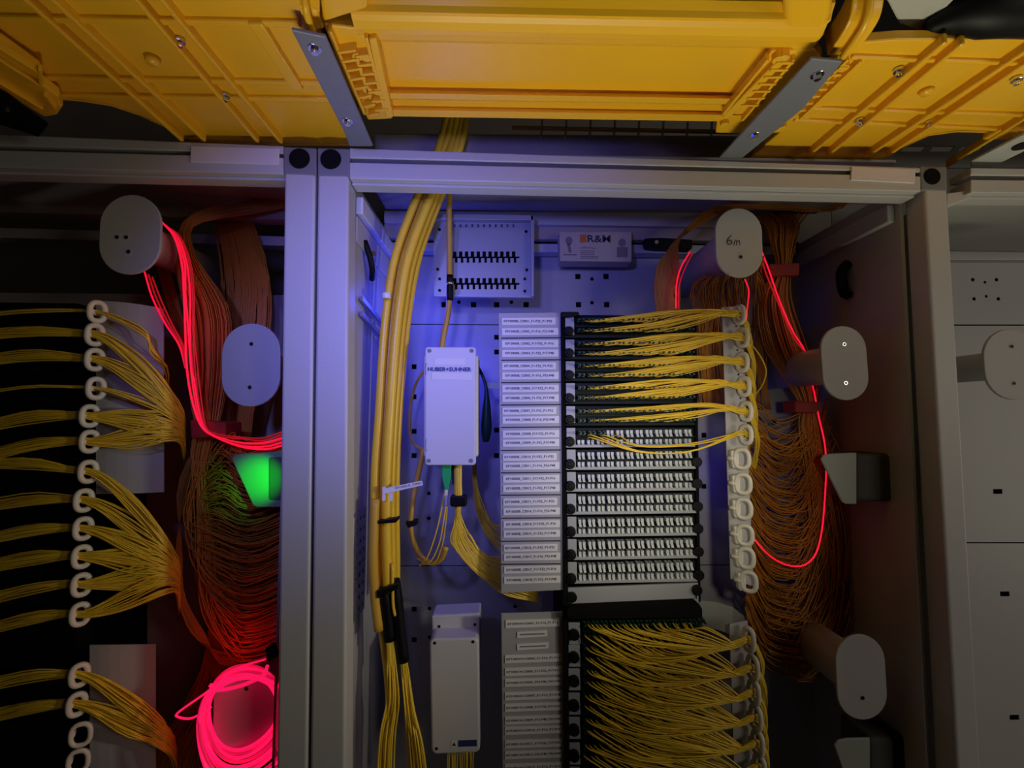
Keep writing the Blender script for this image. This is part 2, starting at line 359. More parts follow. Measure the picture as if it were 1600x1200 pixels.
MB().prism([atz(x, y, BZ) for x, y in [(1517, 262), (1517, 253), (1640, 190), (1660, 207), (1549, 262)]], (0, 0, .004)).build('arm', enamel, b3, bevel=.001)
c = atz(1598, 227, BZ); MB().cyl(c + Vector((0, 0, -.0015)), c + Vector((0, 0, .001)), .012, 18).build('plug', black, b3)

# ------------------------------------------------------------------ yellow fibre ducts overhead
DZ = 0.070
def ribs(m, pairs, z=DZ, wd=.006, h=.010):
    for (a, b) in pairs: m.bar(atz(*a, z - h), atz(*b, z - h), wd, h + .002)
def bolt_part(parent, px, z, r=.007):
    c = atz(px[0], px[1], z); MB().cyl(c + Vector((0, 0, -.004)), c, r, 14).cyl(c + Vector((0, 0, -.009)), c, r * .6, 6).build('bolt', chrome, parent, bevel=.0008)

mduct = thing('fiber_duct', atz(880, 120, DZ), 'long straight yellow plastic duct overhead between the two dark brackets', 'cable duct')
xa, xb = atz(585, 120, DZ).x, atz(1225, 120, DZ).x
def yz(y, z): return atz(880, y, z).y
prof = [(yz(186, .066), .125), (yz(186, .066), .066), (yz(176, .066), .066), (yz(174, .07), .073), (yz(160, .073), .073), (yz(156, .07), .068), (yz(150, .068), .068), (yz(146, .076), .078),
        (yz(70, .078), .078), (yz(67, .07), .070), (yz(58, .067), .067), (yz(50, .067), .066), (yz(40, .067), .068), (yz(30, .07), .071), (yz(24, .07), .070), (yz(14, .075), .076), (yz(0, .08), .083), (yz(-30, .10), .105), (yz(-45, .13), .17),
        (yz(-45, .13) + .006, .17), (yz(-30, .10) + .008, .118), (yz(2, .08) + .004, .098), (yz(60, .09), .09), (yz(150, .09), .09), (yz(182, .07), .09), (yz(182, .07), .125)]
n = len(prof)
m = MB().add([(xa, y, z) for y, z in prof] + [(xb, y, z) for y, z in prof], [[i, (i + 1) % n, n + (i + 1) % n, n + i] for i in range(n)])
m.build('trough', duct_m, mduct, bevel=.0012)
# end flanges of the straight duct
MB().prism([atz(x, y, .060) for x, y in [(576, 62), (588, 60), (615, 184), (603, 186)]], (0, 0, .03)).build('end_flange', duct_m, mduct, bevel=.002)
MB().prism([atz(x, y, .060) for x, y in [(1222, 88), (1236, 90), (1140, 186), (1128, 184)]], (0, 0, .03)).build('end_flange', duct_m, mduct, bevel=.002)

MB().prism([atz(x, y, .069) for x, y in [(1220, -50), (1306, -50), (1300, 20), (1288, 60), (1262, 92), (1236, 88), (1226, 70)]], (0, 0, .03)).build('end_saddle', duct_m, mduct, bevel=.008, seg=4)
# couplings with ladder ribs
def coupling(label, poly, spine, rungs, bosses):
    o = thing('duct_coupling', atz(*poly[0], DZ), label, 'duct coupling')
    MB().prism([atz(x, y, .068) for x, y in poly], (0, 0, .02)).build('body', duct_m, o, bevel=.002)
    m = MB(); ribs(m, spine, .068, .004, .008)
    ribs(m, rungs, .068, .0035, .010)
    for b in bosses: c = atz(*b, .06); m.cyl(c, c + Vector((0, 0, .012)), .006, 14)
    m.build('ribbing', duct_m, o, bevel=.0008)
    return o
coupling('ribbed yellow coupling to the right of the left dark bracket', [(505, 38), (570, 45), (582, 60), (613, 186), (575, 188), (540, 130)],
         [((555, 85), (578, 155)), ((515, 50), (570, 180)), ((572, 60), (600, 170))],
         [((527 + 7 * k, 84 + 14 * k), (556 + 5 * k, 80 + 14 * k)) for k in range(8)] + [((556 + 5 * k, 90 + 14 * k), (576 + 5 * k, 88 + 14 * k)) for k in range(7)],
         [(558, 90), (572, 92), (574, 142), (590, 145)])
coupling('ribbed yellow coupling to the left of the right dark bracket', [(1275, 78), (1205, 80), (1195, 95), (1120, 190), (1118, 208), (1165, 210), (1285, 100)],
         [((1200, 95), (1130, 180)), ((1240, 95), (1160, 190))],
         [((1212 - 9 * k, 100 + 11 * k), (1240 - 9 * k, 100 + 11 * k)) for k in range(7)], [(1215, 95), (1132, 196)])
MB_ = coupling('yellow coupling strip to the right of the right dark bracket', [(1318, 88), (1365, 88), (1245, 205), (1205, 209), (1235, 180)],
         [((1325, 95), (1225, 190)), ((1345, 98), (1250, 188))],
         [((1310 - 11 * k, 108 + 11 * k), (1325 - 11 * k, 108 + 11 * k)) for k in range(7)], [(1222, 202), (1318, 108)])
# left fitting
ld = thing('fiber_duct', atz(250, 100, DZ), 'wide ribbed yellow duct fitting overhead at the top left', 'cable duct')
m = MB().prism([atz(x, y, DZ) for x, y in [(-260, -160), (500, -160), (500, 40), (520, 140), (560, 226), (335, 226), (295, 222), (262, 200), (215, 178), (170, 163), (125, 156), (60, 150), (-260, 140)]], (0, 0, .012))
m.build('underside', duct_m, ld, bevel=.002)
m = MB()
ribs(m, [((20, -15), (285, 222)), ((62, -15), (320, 222)), ((200, -12), (403, 224)), ((240, -12), (440, 226))], DZ, .0055, .011)
ribs(m, [((-60, 30), (470, 40)), ((60, 124), (520, 133)), ((90, 152), (520, 158))], DZ, .008, .005)
ribs(m, [((398, 38), (465, 142))], DZ, .016, .008)
m.build('ribbing', duct_m, ld, bevel=.002)
m = MB()   # rounded back wall of the fitting
edge = [atz(x, y, DZ) for x, y in [(560, 226), (335, 226), (295, 222), (262, 200), (215, 178), (170, 163), (125, 156), (60, 150), (-260, 140)]]
for a, b in zip(edge, edge[1:]): m.prism([a, b, b + Vector((0, 0, .14)), a + Vector((0, 0, .14))], (0, .004, 0))
m.build('rear_wall', duct_m, ld)
for q in ((281, 62), (352, 148)): bolt_part(ld, q, DZ - .001, .006)
c = atz(238, 90, DZ); MB().cyl(c + Vector((0, 0, -.008)), c, .006, 12, r2=.009).build('nub', duct_m, ld, smooth=True)
# tongue piece, lower left
tp = thing('duct_coupling', atz(20, 120, .05), 'rounded yellow coupling end with open slots at the left edge of the photo', 'duct coupling')
MB().prism([atz(x, y, .052) for x, y in [(-90, 30), (0, 68), (62, 112), (66, 132), (92, 152), (98, 168), (90, 180), (70, 184), (0, 142), (-90, 95)]], (0, 0, .014)).build('body', duct_m, tp, bevel=.003)
m = MB(); ribs(m, [((-30, 78), (62, 135)), ((-30, 60), (60, 115)), ((-40, 108), (66, 172))], .052, .004, .006); ribs(m, [((62, 110), (64, 134)), ((70, 150), (86, 172))], .052, .004, .006)
m.build('ribbing', duct_m, tp, bevel=.001)
lb = thing('mounting_bracket', atz(0, 160, .05), 'black bracket with a shiny bolt at the left edge under the duct', 'bracket')
MB().prism([atz(x, y, .046) for x, y in [(-60, 115), (10, 150), (75, 196), (60, 214), (-60, 175)]], (0, 0, .004)).build('arm', blackm, lb)
c = atz(10, 170, .046); MB().cyl(c + Vector((0, 0, -.006)), c, .006, 12).build('bolt', chrome, lb)
# right fitting
rd = thing('fiber_duct', atz(1450, 140, DZ), 'ribbed yellow duct fitting overhead at the top right', 'cable duct')
m = MB().prism([atz(x, y, DZ) for x, y in [(1325, 68), (1400, 62), (1860, 60), (1860, 215), (1600, 214), (1560, 206), (1500, 204), (1455, 210), (1415, 228), (1378, 250), (1170, 248), (1240, 190)]], (0, 0, .012))
m.build('underside', duct_m, rd, bevel=.002)
m = MB()
ribs(m, [((1478, 68), (1262, 246)), ((1505, 70), (1292, 246)), ((1618, 72), (1352, 248)), ((1645, 74), (1385, 246)), ((1760, 90), (1480, 262))], DZ, .0055, .011)
ribs(m, [((1330, 92), (1860, 112)), ((1262, 172), (1860, 190)), ((1240, 190), (1640, 208))], DZ, .006, .005)
m.prism([atz(x, y, .062) for x, y in [(1534, 219), (1562, 204), (1592, 206), (1575, 219)]], (0, 0, .01))
m.build('ribbing', duct_m, rd, bevel=.002)
m = MB(); edge = [atz(x, y, DZ) for x, y in [(1860, 215), (1600, 214), (1560, 206), (1500, 204), (1455, 210), (1415, 228), (1378, 250), (1170, 248)]]
for a, b in zip(edge, edge[1:]): m.prism([a, b, b + Vector((0, 0, .10)), a + Vector((0, 0, .10))], (0, .004, 0))
m.build('rear_wall', duct_m, rd)
for q in ((1404, 108), (1343, 187), (1453, 190), (1588, 122)): bolt_part(rd, q, DZ - .001, .006)
c = atz(1447, 141, DZ); MB().cyl(c + Vector((0, 0, -.006)), c, .006, 12, r2=.009).build('nub', duct_m, rd, smooth=True)
# curved collars at the duct ends
def collar(label, px, z, rx, wd, a0, a1, hz):
    o = thing('duct_collar', atz(*px[0][:2], z), label, 'duct collar')
    p = spline([atz(x, y, zz) for x, y, zz in px], 14); m = MB()
    vs_ = []; k = len(p)
    for q in p: vs_ += [q, q + Vector((wd, 0, .004)), q + Vector((wd, .004, .03)), q + Vector((0, .004, .03))]
    fs = [[4 * i + j, 4 * i + (j + 1) % 4, 4 * i + 4 + (j + 1) % 4, 4 * i + 4 + j] for i in range(k - 1) for j in range(4)] + [[3, 2, 1, 0], [4 * k - 4, 4 * k - 3, 4 * k - 2, 4 * k - 1]]
    m.add(vs_, fs); m.build('band', duct_m, o, bevel=.002, smooth=False)
    p2 = [q + Vector((wd * .45, -.004, -.004)) for q in p]; MB().tube(p2, .004, 8).build('bead', duct_m, o, smooth=True)
    return o
collar('curved yellow collar rising above the right dark bracket', [(1292, 88, .062), (1318, 50, .066), (1330, 20, .075), (1334, -30, .10)], .07, 0, .034, 0, 0, 0)
collar('folded yellow collar rising above the left dark bracket', [(480, 50, .062), (470, 22, .066), (466, 0, .072), (460, -30, .09)], .07, 0, .018, 0, 0, 0)
cb = thing('duct_cover', atz(540, 20, .07), 'angular yellow duct cover at the top edge beside the left collar', 'duct cover')
MB().prism([atz(x, y, .066) for x, y in [(497, -30), (575, -30), (574, 14), (505, 36)]], (0, 0, .03)).build('shell', duct_m, cb, bevel=.003)
# grey tray and dark opening at the top right
gt = thing('cable_tray', atz(1480, 20, .10), 'grey steel cable tray above the yellow duct at the top right corner', 'cable tray')
MB().prism([atz(x, y, .095) for x, y in [(1395, -40), (1530, -40), (1440, 52), (1405, 38), (1385, 0)]], (0, 0, .02)).build('side', enamel_in, gt, bevel=.002)
bt = thing('cable_sleeve', atz(1540, 20, .09), 'black flexible sleeve at the top right corner under the grey tray', 'cable sleeve')
MB().tube(spline([atz(1445, 46, .085), atz(1480, 30, .09), atz(1530, 16, .092), atz(1620, 12, .09), atz(1700, 20, .09)], 16), [.006 + .022 * min(1, i / 8) for i in range(16)], 12).build('sleeve', black, bt, smooth=True)
# grille behind the ducts
gg = thing('vent_grille', at(1500, 225, .35), 'dim grey slotted grille behind the ducts at the upper right', 'grille')
o = MB().quad([(1300, 196), (1700, 196), (1700, 262), (1300, 262)], .12, .124).build('plate', enamel_in, gg)
cut(o, [lambda m, a=a: m.prism([at(a, 218, .10), at(a + 34, 218, .10), at(a + 26, 227, .10), at(a - 8, 227, .10)], (0, .05, 0)) for a in (1430, 1476, 1522)])
ge = thing('cable_ladder', at(1000, 205, .3), 'dim thin-runged ladder seen in the gap behind the middle duct', 'cable ladder')
m = MB(); m.quad([(800, 196), (1160, 203), (1160, 207), (800, 200)], .10, .106)
m.build('side_bar', tubed_m, ge)
for k in range(8):
    x = 846 + 38 * k; MB().quad([(x, 184), (x + 3, 184), (x + 1, 214), (x - 2, 214)], .10, .103).build('rung', zinc, ge)
tb = thing('cabinet_roof_box', at(900, 215, .2), 'dark brown roof box standing on the middle cabinet behind the beam', 'roof box')
MB().quad([(585, 208), (1180, 212), (1180, 262), (585, 240)], .118, .28).build('shell', wallm, tb, bevel=.002)

# ------------------------------------------------------------------ bend spools
def stadium(w_, h_, n=14):
    r = w_ / 2; k = max(0, h_ / 2 - r)
    return [(r * math.cos(PI * i / n), k + r * math.sin(PI * i / n)) for i in range(n + 1)] + [(-r * math.cos(PI * i / n), -k - r * math.sin(PI * i / n)) for i in range(n + 1)]
def spool(cx, cy, wpx, hpx, label, Y=.06, tr=.030, screws=((0, -.25), (0, .27)), tilt=0.02):
    c = at(cx, cy, Y); s = mpp(Y); o = thing('bend_spool', (c.x, .299, c.z), label, 'spool')
    pts = [(c.x + a * math.cos(tilt) - b * math.sin(tilt), Y, c.z + a * math.sin(tilt) + b * math.cos(tilt)) for a, b in stadium(wpx * s, hpx * s)]
    MB().prism(pts, (0, .005, 0)).build('flange', spool_m, o, bevel=.0012)
    n = 30; vs_ = []
    for y in (Y + .004, .299):
        vs_ += [(c.x + a, y, c.z + b) for a, b in stadium(tr * 1.7, tr * 2.0)]
    k = len(vs_) // 2
    MB().add(vs_, [[i, (i + 1) % k, k + (i + 1) % k, k + i] for i in range(k)] + [list(range(k, 2 * k))]).build('tube', spool_m, o, smooth=True)
    for a, b in screws:
        p = Vector((c.x + a * wpx * s, Y - .001, c.z - b * hpx * s))
        MB().cyl(p, p + Vector((0, .003, 0)), .0032, 14).build('screw', chrome, o)
        MB().cyl(p + Vector((0, -.0004, 0)), p + Vector((0, .001, 0)), .0018, 6).build('screw_socket', black, o)
    return o, c
s1, c1 = spool(1155, 379, 76, 114, 'pale bend spool with handwritten 6m on its flange', tr=.034, screws=((.02, .21),), tilt=0.0)
spool(1320, 567, 74, 119, 'grey bend spool on the right side of the middle cabinet, level with the rings', tr=.032, tilt=0.04)
spool(1346, 1058, 77, 126, 'dim bend spool low in the right of the middle cabinet', tr=.036, screws=((0, .24),))
spool(1582, 569, 92, 114, 'pale bend spool inside the right cabinet at the photo edge', tr=.024)
spool(203, 366, 95, 128, 'bluish bend spool with three dark spots high in the left cabinet', tr=.030, screws=((-.2, .04), (-.05, .04), (0, .22)))
spool(392, 570, 90, 130, 'bluish bend spool beside the left twin post in the left cabinet', tr=.026)
spool(384, 1112, 96, 134, 'pink-lit bend spool inside the glowing coil at the bottom left', tr=.028, Y=.07, screws=((0, -.25),))
m = MB(); m.tube(spline([at(x, y, .0595) for x, y in [(1143, 368), (1137, 374), (1136, 380), (1140, 382), (1144, 379), (1141, 375), (1137, 377)]], 18), .0007, 5)
m.tube(spline([at(x, y, .0595) for x, y in [(1147, 383), (1148, 377), (1150.3, 375.8), (1151.3, 378), (1151, 383), (1152, 378), (1154.5, 375.8), (1156, 378), (1156, 383)]], 40), .0005, 5)
m.build('lettering', ink, s1, label='handwritten black 6m')

drum_shade_m = mat('drum_shaded', (0.09, 0.09, 0.08), 0.7, spec=0.1)  # shade on the drum is put into its dark colour
def guide(poly, cap, Y, label, capm_=black, pm=greenguide):
    (x0, y0), (x1, y1) = cap; xd = poly[0][0] + 54
    o = thing('bend_guide', at(*poly[0], Y), label, 'bend guide')
    MB().prism([at(min(x, xd + 2) if x1 < 500 or poly[0][0] > 900 else x, y, Y) for x, y in poly], (0, .004, 0)).build('front_plate', pm, o, bevel=.002)
    MB().prism([at(xd, y0 + 4, Y - .001), at(x0, y0 + 3, Y - .001), at(x0, y1 - 3, Y - .001), at(xd, y1 - 4, Y - .001)], (0, .07, 0)).build('drum', drum_shade_m, o, bevel=.008, seg=4, label='drum coloured dark for its shade')
    MB().prism([at(x0 - 4, y0, Y - .004), at(x1 - 4, y0 + 2, Y - .004), at(x1, (y0 + y1) / 2, Y - .004), at(x1 - 4, y1 - 2, Y - .004), at(x0 - 2, y1, Y - .004)], (0, .09, 0)).build('end_cap', capm_, o, bevel=.004, seg=3, label='black end cap')
    return o
guide([(1283, 718), (1287, 711), (1296, 709), (1400, 707), (1400, 788), (1322, 788), (1316, 785)], ((1398, 706), (1417, 788)), .08, 'triangular bend guide with shaded drum and black end on the right inner side')
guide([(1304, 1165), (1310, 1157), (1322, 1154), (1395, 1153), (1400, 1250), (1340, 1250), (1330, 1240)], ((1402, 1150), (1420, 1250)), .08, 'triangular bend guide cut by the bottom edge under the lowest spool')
guide([(361, 716), (366, 711), (378, 709), (460, 704), (460, 792), (402, 793), (395, 790)], ((520, 706), (535, 790)), .08, 'triangular bend guide lit bright green beside the left twin post', pm=mat('guide_green_lit', (0.20, 0.30, 0.18), 0.6))  # plate colour darkened and tinted green to carry the green light

# ------------------------------------------------------------------ perforated plate, card box
pp = thing('perforated_plate', at(755, 463, .2), 'blue-lit perforated steel cable bracket above the white splitter box', 'bracket')
o = MB().quad([(677, 342), (834, 344), (833, 463), (678, 461)], .20, .202).build('plate', plate_m, pp)
fs = []
def slot(x0, y0, x1, y1): return lambda m: m.prism([at(x0, y0, .19), at(x1, y0, .19), at(x1, y1, .19), at(x0, y1, .19)], (0, .03, 0))
for k in range(11):
    x = 707 + 9.3 * k
    fs += [slot(x, 390, x + 5.5, 398.5), slot(x, 432, x + 5.5, 440)]
    if k < 11: fs += [slot(x + 3, 400.5, x + 7, 408), slot(x + 3, 442.5, x + 7, 450), slot(x + 1, 347, x + 4, 352)]
fs += [slot(706, 398, 812, 400.8), slot(706, 439.6, 812, 442.8)]
cut(o, fs)
MB().quad([(703, 384), (815, 386), (814, 454), (703, 452)], .2035, .205).build('slot_shade_sheet', blackm, pp)  # black sheet added behind the slots so they look dark inside
MB().quad([(677, 334), (834, 336), (834, 344), (677, 342)], .185, .202).build('top_flange', plate_m, pp, bevel=.001)
MB().quad([(829, 336), (835, 336), (834, 463), (830, 463)], .185, .200).build('side_flange', plate_m, pp, bevel=.001)
MB().quad([(678, 459), (833, 461), (833, 465), (678, 463)], .192, .202).build('bottom_flange', plate_m, pp)
for x, y in [(684, 421), (823, 422), (687, 436), (820, 436), (687, 454), (820, 455), (687, 359), (822, 362)]:
    c = at(x, y, .20); MB().cyl(c + Vector((0, -.002, 0)), c, .0028, 12).build('screw', black, pp)
cdx = thing('product_box', at(930, 410, .2), 'small beige box with orange square and bold black lettering on the rear rail', 'box')
MB().quad([(874, 362), (987, 362), (987, 409), (875, 408)], .225, .262).build('carton', wood, cdx, bevel=.001)
MB().quad([(906, 366.5), (916.5, 366.5), (916.5, 379), (906, 379)], .2245, .2251).build('logo_square', orange, cdx)
text('lettering', 'R&M', at(936, 373, .2243), 12 * mpp(.224), 37 * mpp(.224), ink, cdx, .015)
text('lettering', 'USR Prep', at(919, 387.5, .2243), 4.2 * mpp(.224), 24 * mpp(.224), greyink, cdx, .01)
m = MB()
for k in range(5): m.quad([(907, 391.5 + 2.8 * k), (929 + 6 * (k > 2), 391.5 + 2.8 * k), (929 + 6 * (k > 2), 392.6 + 2.8 * k), (907, 392.6 + 2.8 * k)], .2245, .225)
m.quad([(880, 397), (901, 397), (901, 399), (880, 399)], .2245, .225)
m.build('fine_print', greyink, cdx)
m = MB(); m.prism([at(889 + 5.5 * math.cos(t), 376 + 6.5 * math.sin(t), .2245) for t in [i * PI / 8 for i in range(16)]], (0, .0005, 0))
m.quad([(886, 381), (891, 381), (893, 394), (889, 395)], .2245, .225)
m.build('picture', greyink, cdx, label='small dark printed lamp picture'); m = MB()
m.prism([at(972 + 6 * math.cos(t), 379 + 6.5 * math.sin(t), .2245) for t in [i * PI / 8 for i in range(16)]], (0, .0005, 0))
m.quad([(964, 386), (981, 386), (981, 402), (964, 402)], .2245, .225)
m.build('picture', greyink, cdx, label='small dark printed portrait')
sb = thing('cable_strap', at(1050, 378, .2), 'black strap on the rear rail right of the beige box', 'strap')
MB().quad([(1008, 372), (1035, 371), (1082, 374), (1082, 388), (1030, 386), (1012, 384)], .235, .262).build('strap', black, sb, bevel=.002)
c = at(1026, 378, .234); MB().cyl(c, c + Vector((0, .004, 0)), .004, 12).build('rivet', chrome, sb)

# ------------------------------------------------------------------ splitter boxes
def roundrect(x0, y0, x1, y1, r, Y, n=5):
    out = []
    for cx, cy, a in ((x1 - r, y0 + r, -PI / 2), (x1 - r, y1 - r, 0), (x0 + r, y1 - r, PI / 2), (x0 + r, y0 + r, PI)):
        out += [at(cx + r * math.cos(a + PI / 2 * i / n), cy + r * math.sin(a + PI / 2 * i / n), Y) for i in range(n + 1)]
    return out
hb = thing('splitter_box', at(705, 727, .12), 'white splitter box with dark blue capital lettering in blue light', 'splitter box')
MB().prism(roundrect(664, 542, 743.5, 727, 5, .10), (0, .006, 0)).build('lid', whitebox, hb, bevel=.002)
MB().quad([(662, 555), (747, 555), (747, 714), (662, 714)], .106, .165).build('body', whitebox, hb, bevel=.003)
for x, y in ((671, 548), (737, 548), (670, 720), (736, 720)):
    c = at(x, y, .0995); MB().cyl(c + Vector((0, -.0005, 0)), c + Vector((0, .002, 0)), .0034, 14).build('screw', capm, hb)
for q in ([(679, 560), (727, 560), (727, 570), (679, 570)], [(675, 582), (737, 583), (737, 594), (675, 593)]):
    MB().quad(q, .0992, .1002).build('sticker', white, hb)
text('lettering', 'HUBER+SUHNER', at(702.5, 577, .0990), 6.6 * mpp(.1), 68 * mpp(.1), inkb, hb, .03)
m = MB()
for y0, y1 in ((568, 585), (687, 704)): m.quad([(664.5, y0), (667.5, y0), (667.5, y0 + 1), (665.5, y0 + 1), (665.5, y1 - 1), (667.5, y1 - 1), (667.5, y1), (664.5, y1)], .0995, .1005)
m.build('hinge_mark', capm, hb)
lbx = thing('splitter_box', at(712, 1178, .12), 'dim beige splitter box with a small blue printed mark, lower left', 'splitter box')
MB().quad([(674, 962), (750, 958), (750, 1010), (676, 1010)], .15, .20).build('body', whitebox, lbx, bevel=.003)
MB().prism([at(x, y, .11) for x, y in [(676, 998), (744, 997), (748, 1002), (750, 1172), (745, 1176), (680, 1179), (674, 1174), (671, 1003)]], (0, .05, 0)).build('lid', whitebox, lbx, bevel=.003)
for x, y in ((679, 1005), (739, 1003), (682, 1170), (742, 976), (686, 979)):
    Yk = .11 if y > 1000 else .15
    c = at(x, y, Yk - .0005); MB().cyl(c, c + Vector((0, .002, 0)), .0025, 12).build('screw', black, lbx)
MB().quad([(716, 1157), (745, 1156), (745, 1166), (716, 1167)], .1095, .1102).build('printed_mark', inkb, lbx)
MB().quad([(705, 1158), (714, 1158), (714, 1168), (705, 1168)], .1095, .1102).build('printed_mark', white, lbx)
MB().prism([at(709.5, 1160, .1092), at(712.5, 1165.5, .1092), at(706.5, 1165.5, .1092)], (0, .0005, 0)).build('printed_mark', ink, lbx)

# ------------------------------------------------------------------ label panels
lp = thing('label_panel', at(830, 928, .1), 'tall upper label panel with white printed strips beside the patch modules', 'label panel')
MB().prism([at(x, y, .10) for x, y in [(779, 489), (877, 488), (881, 922), (783, 927)]], (0, .004, 0)).build('carrier', labelp, lp, bevel=.001)
seqs = []
cn = 1
for blk in range(6):
    seqs += [('%04d' % cn, 'F1-F32_P1-P32'), ('%04d' % (cn + 1), 'F1-F16_P33-P48'), ('%04d' % (cn + 1), 'F17-F32_P1-P16'), ('%04d' % (cn + 2), 'F1-F32_P17-P48')]
    cn += 3
ysl = [502, 518, 537, 552, 572, 587, 607, 622, 642, 656, 678, 692, 714, 728, 748, 763, 784, 799, 819, 834, 856, 870, 890, 906]
for k, (cnum, rest) in enumerate(seqs):
    y = ysl[k]; dx = (y - 500) * .009; sl = -.5 - (y - 500) / 400 * 1.4
    x0, x1 = 784 + dx, (868 if k % 4 == 0 else 872) + dx
    st = MB().quad([(x0, y - 5.5 - sl / 2), (x1, y - 5.5 + sl / 2), (x1, y + 5.5 + sl / 2), (x0, y + 5.5 - sl / 2)], .0985, .1003).build('label_strip', labelm, lp)
    text('lettering', 'KP10000B_C%s_%s' % (cnum, rest), at((x0 + x1) / 2 - 1, y, .0983), 4.6 * mpp(.1), 76 * mpp(.1), ink, st, 0.02, tilt=-sl / 90)
m = MB()
for k in range(12):
    y = [527.5, 562, 597, 632, 667, 703, 738, 773, 809, 845, 881, 0][k]
    if y: m.quad([(783, y), (876, y - .8), (876, y + 1), (783, y + 1.8)], .0992, .1002)
m.build('divider', ink, lp)
lp2 = thing('label_panel', at(830, 1190, .1), 'lower grey label panel with dim printed strips at the bottom centre', 'label panel')
pts = [at(783, 959, .10), at(880, 956, .10), at(884, 1290, .10), at(786, 1295, .10)]
MB().prism(pts, (0, .004, 0)).build('carrier', labelp, lp2, bevel=.001)
for k, (y, x0, x1) in enumerate([(974, 790, 875), (991, 808, 855), (1010, 808, 857), (1029, 789, 878), (1049, 789, 878), (1066, 789, 878), (1087, 789, 878), (1105, 789, 878), (1125, 789, 878), (1141, 789, 878), (1162, 789, 878), (1179, 789, 878), (1199, 789, 878)]):
    h = 4.6 if k in (1, 2) else 6
    st = MB().quad([(x0, y - h + 1.5), (x1, y - h - 1.5), (x1, y + h - 1.5), (x0, y + h + 1.5)], .0985, .1003).build('label_strip', labelm, lp2)
    if k not in (1, 2): text('lettering', 'KP10001H-C%04d_F%d-F%d_P%d-P%d' % (k + 1, 1 + 16 * (k % 3), 16 + 16 * (k % 3), 1 + 16 * (k % 3), 16 + 16 * (k % 3)), at((x0 + x1) / 2, y, .0983), 3.9 * mpp(.1), (x1 - x0 - 8) * mpp(.1), ink, st, 0.02, tilt=.03)
    else: MB().quad([(x0 + 4, y - .3), (x1 - 4, y - 1.8), (x1 - 4, y + .2), (x0 + 4, y + 1.7)], .0982, .0986).build('fine_print', greyink, st)

# ------------------------------------------------------------------ upper subrack and its modules
SY = .105
sub = thing('subrack_frame', at(885, 940, SY), 'black upper subrack frame holding twelve patch modules', 'subrack')
MB().quad([(876, 489), (881, 489), (888, 948), (880, 948)], SY - .008, .28).build('side_cheek', blackm, sub)
MB().quad([(1084, 497), (1088, 497), (1095, 940), (1090, 942)], SY + .004, .28).build('side_cheek', blackm, sub)
MB().quad([(877, 487), (904, 487), (906, 493), (878, 496)], SY - .012, SY + .03).build('top_corner', black, sub, bevel=.001)
MB().quad([(884, 492), (1086, 494), (1094, 944), (890, 948)], .20, .28).build('inner_body', blackm, sub)
sep = [493, 529, 563, 597, 633, 667, 701, 736, 770, 806, 841, 877, 914, 949]
def cap_mesh(Yd):
    m = MB(); s = mpp(Yd)
    for dx in (0.0, 6.2 * s):
        # short angled dust cap: body and tilted grip
        m.prism([(dx, 0, 0), (dx + 4.3 * s, 0, 0), (dx + 4.3 * s, 0, 6 * s), (dx, 0, 6 * s)], (0, .016, 0))
        m.prism([(dx + .8 * s, -.004, -4.5 * s), (dx + 4.6 * s, -.004, -4.5 * s), (dx + 3.8 * s, -.001, 1.5 * s), (dx, -.001, 1.5 * s)], (0, .006, 0))
    me = m.mesh('dust_cap', capw); return me
capme = cap_mesh(SY)
def conn_mesh():
    m = MB(); s = mpp(SY)
    for dx in (0.0, 6.2 * s):
        m.box((dx, -.012, 0), (dx + 4.4 * s, .02, 5.5 * s)); m.cyl((dx + 2.2 * s, -.022, 2.5 * s), (dx + 2.2 * s, -.010, 2.7 * s), .0018, 8, r2=.0026)
    return m.mesh('connector', greend)
conme = conn_mesh()
def put(me, name, loc, parent):
    o = bpy.data.objects.new(name, me); COL.objects.link(o); o.location = loc
    o.parent = parent; o.matrix_parent_inverse = parent_inv(parent); return o
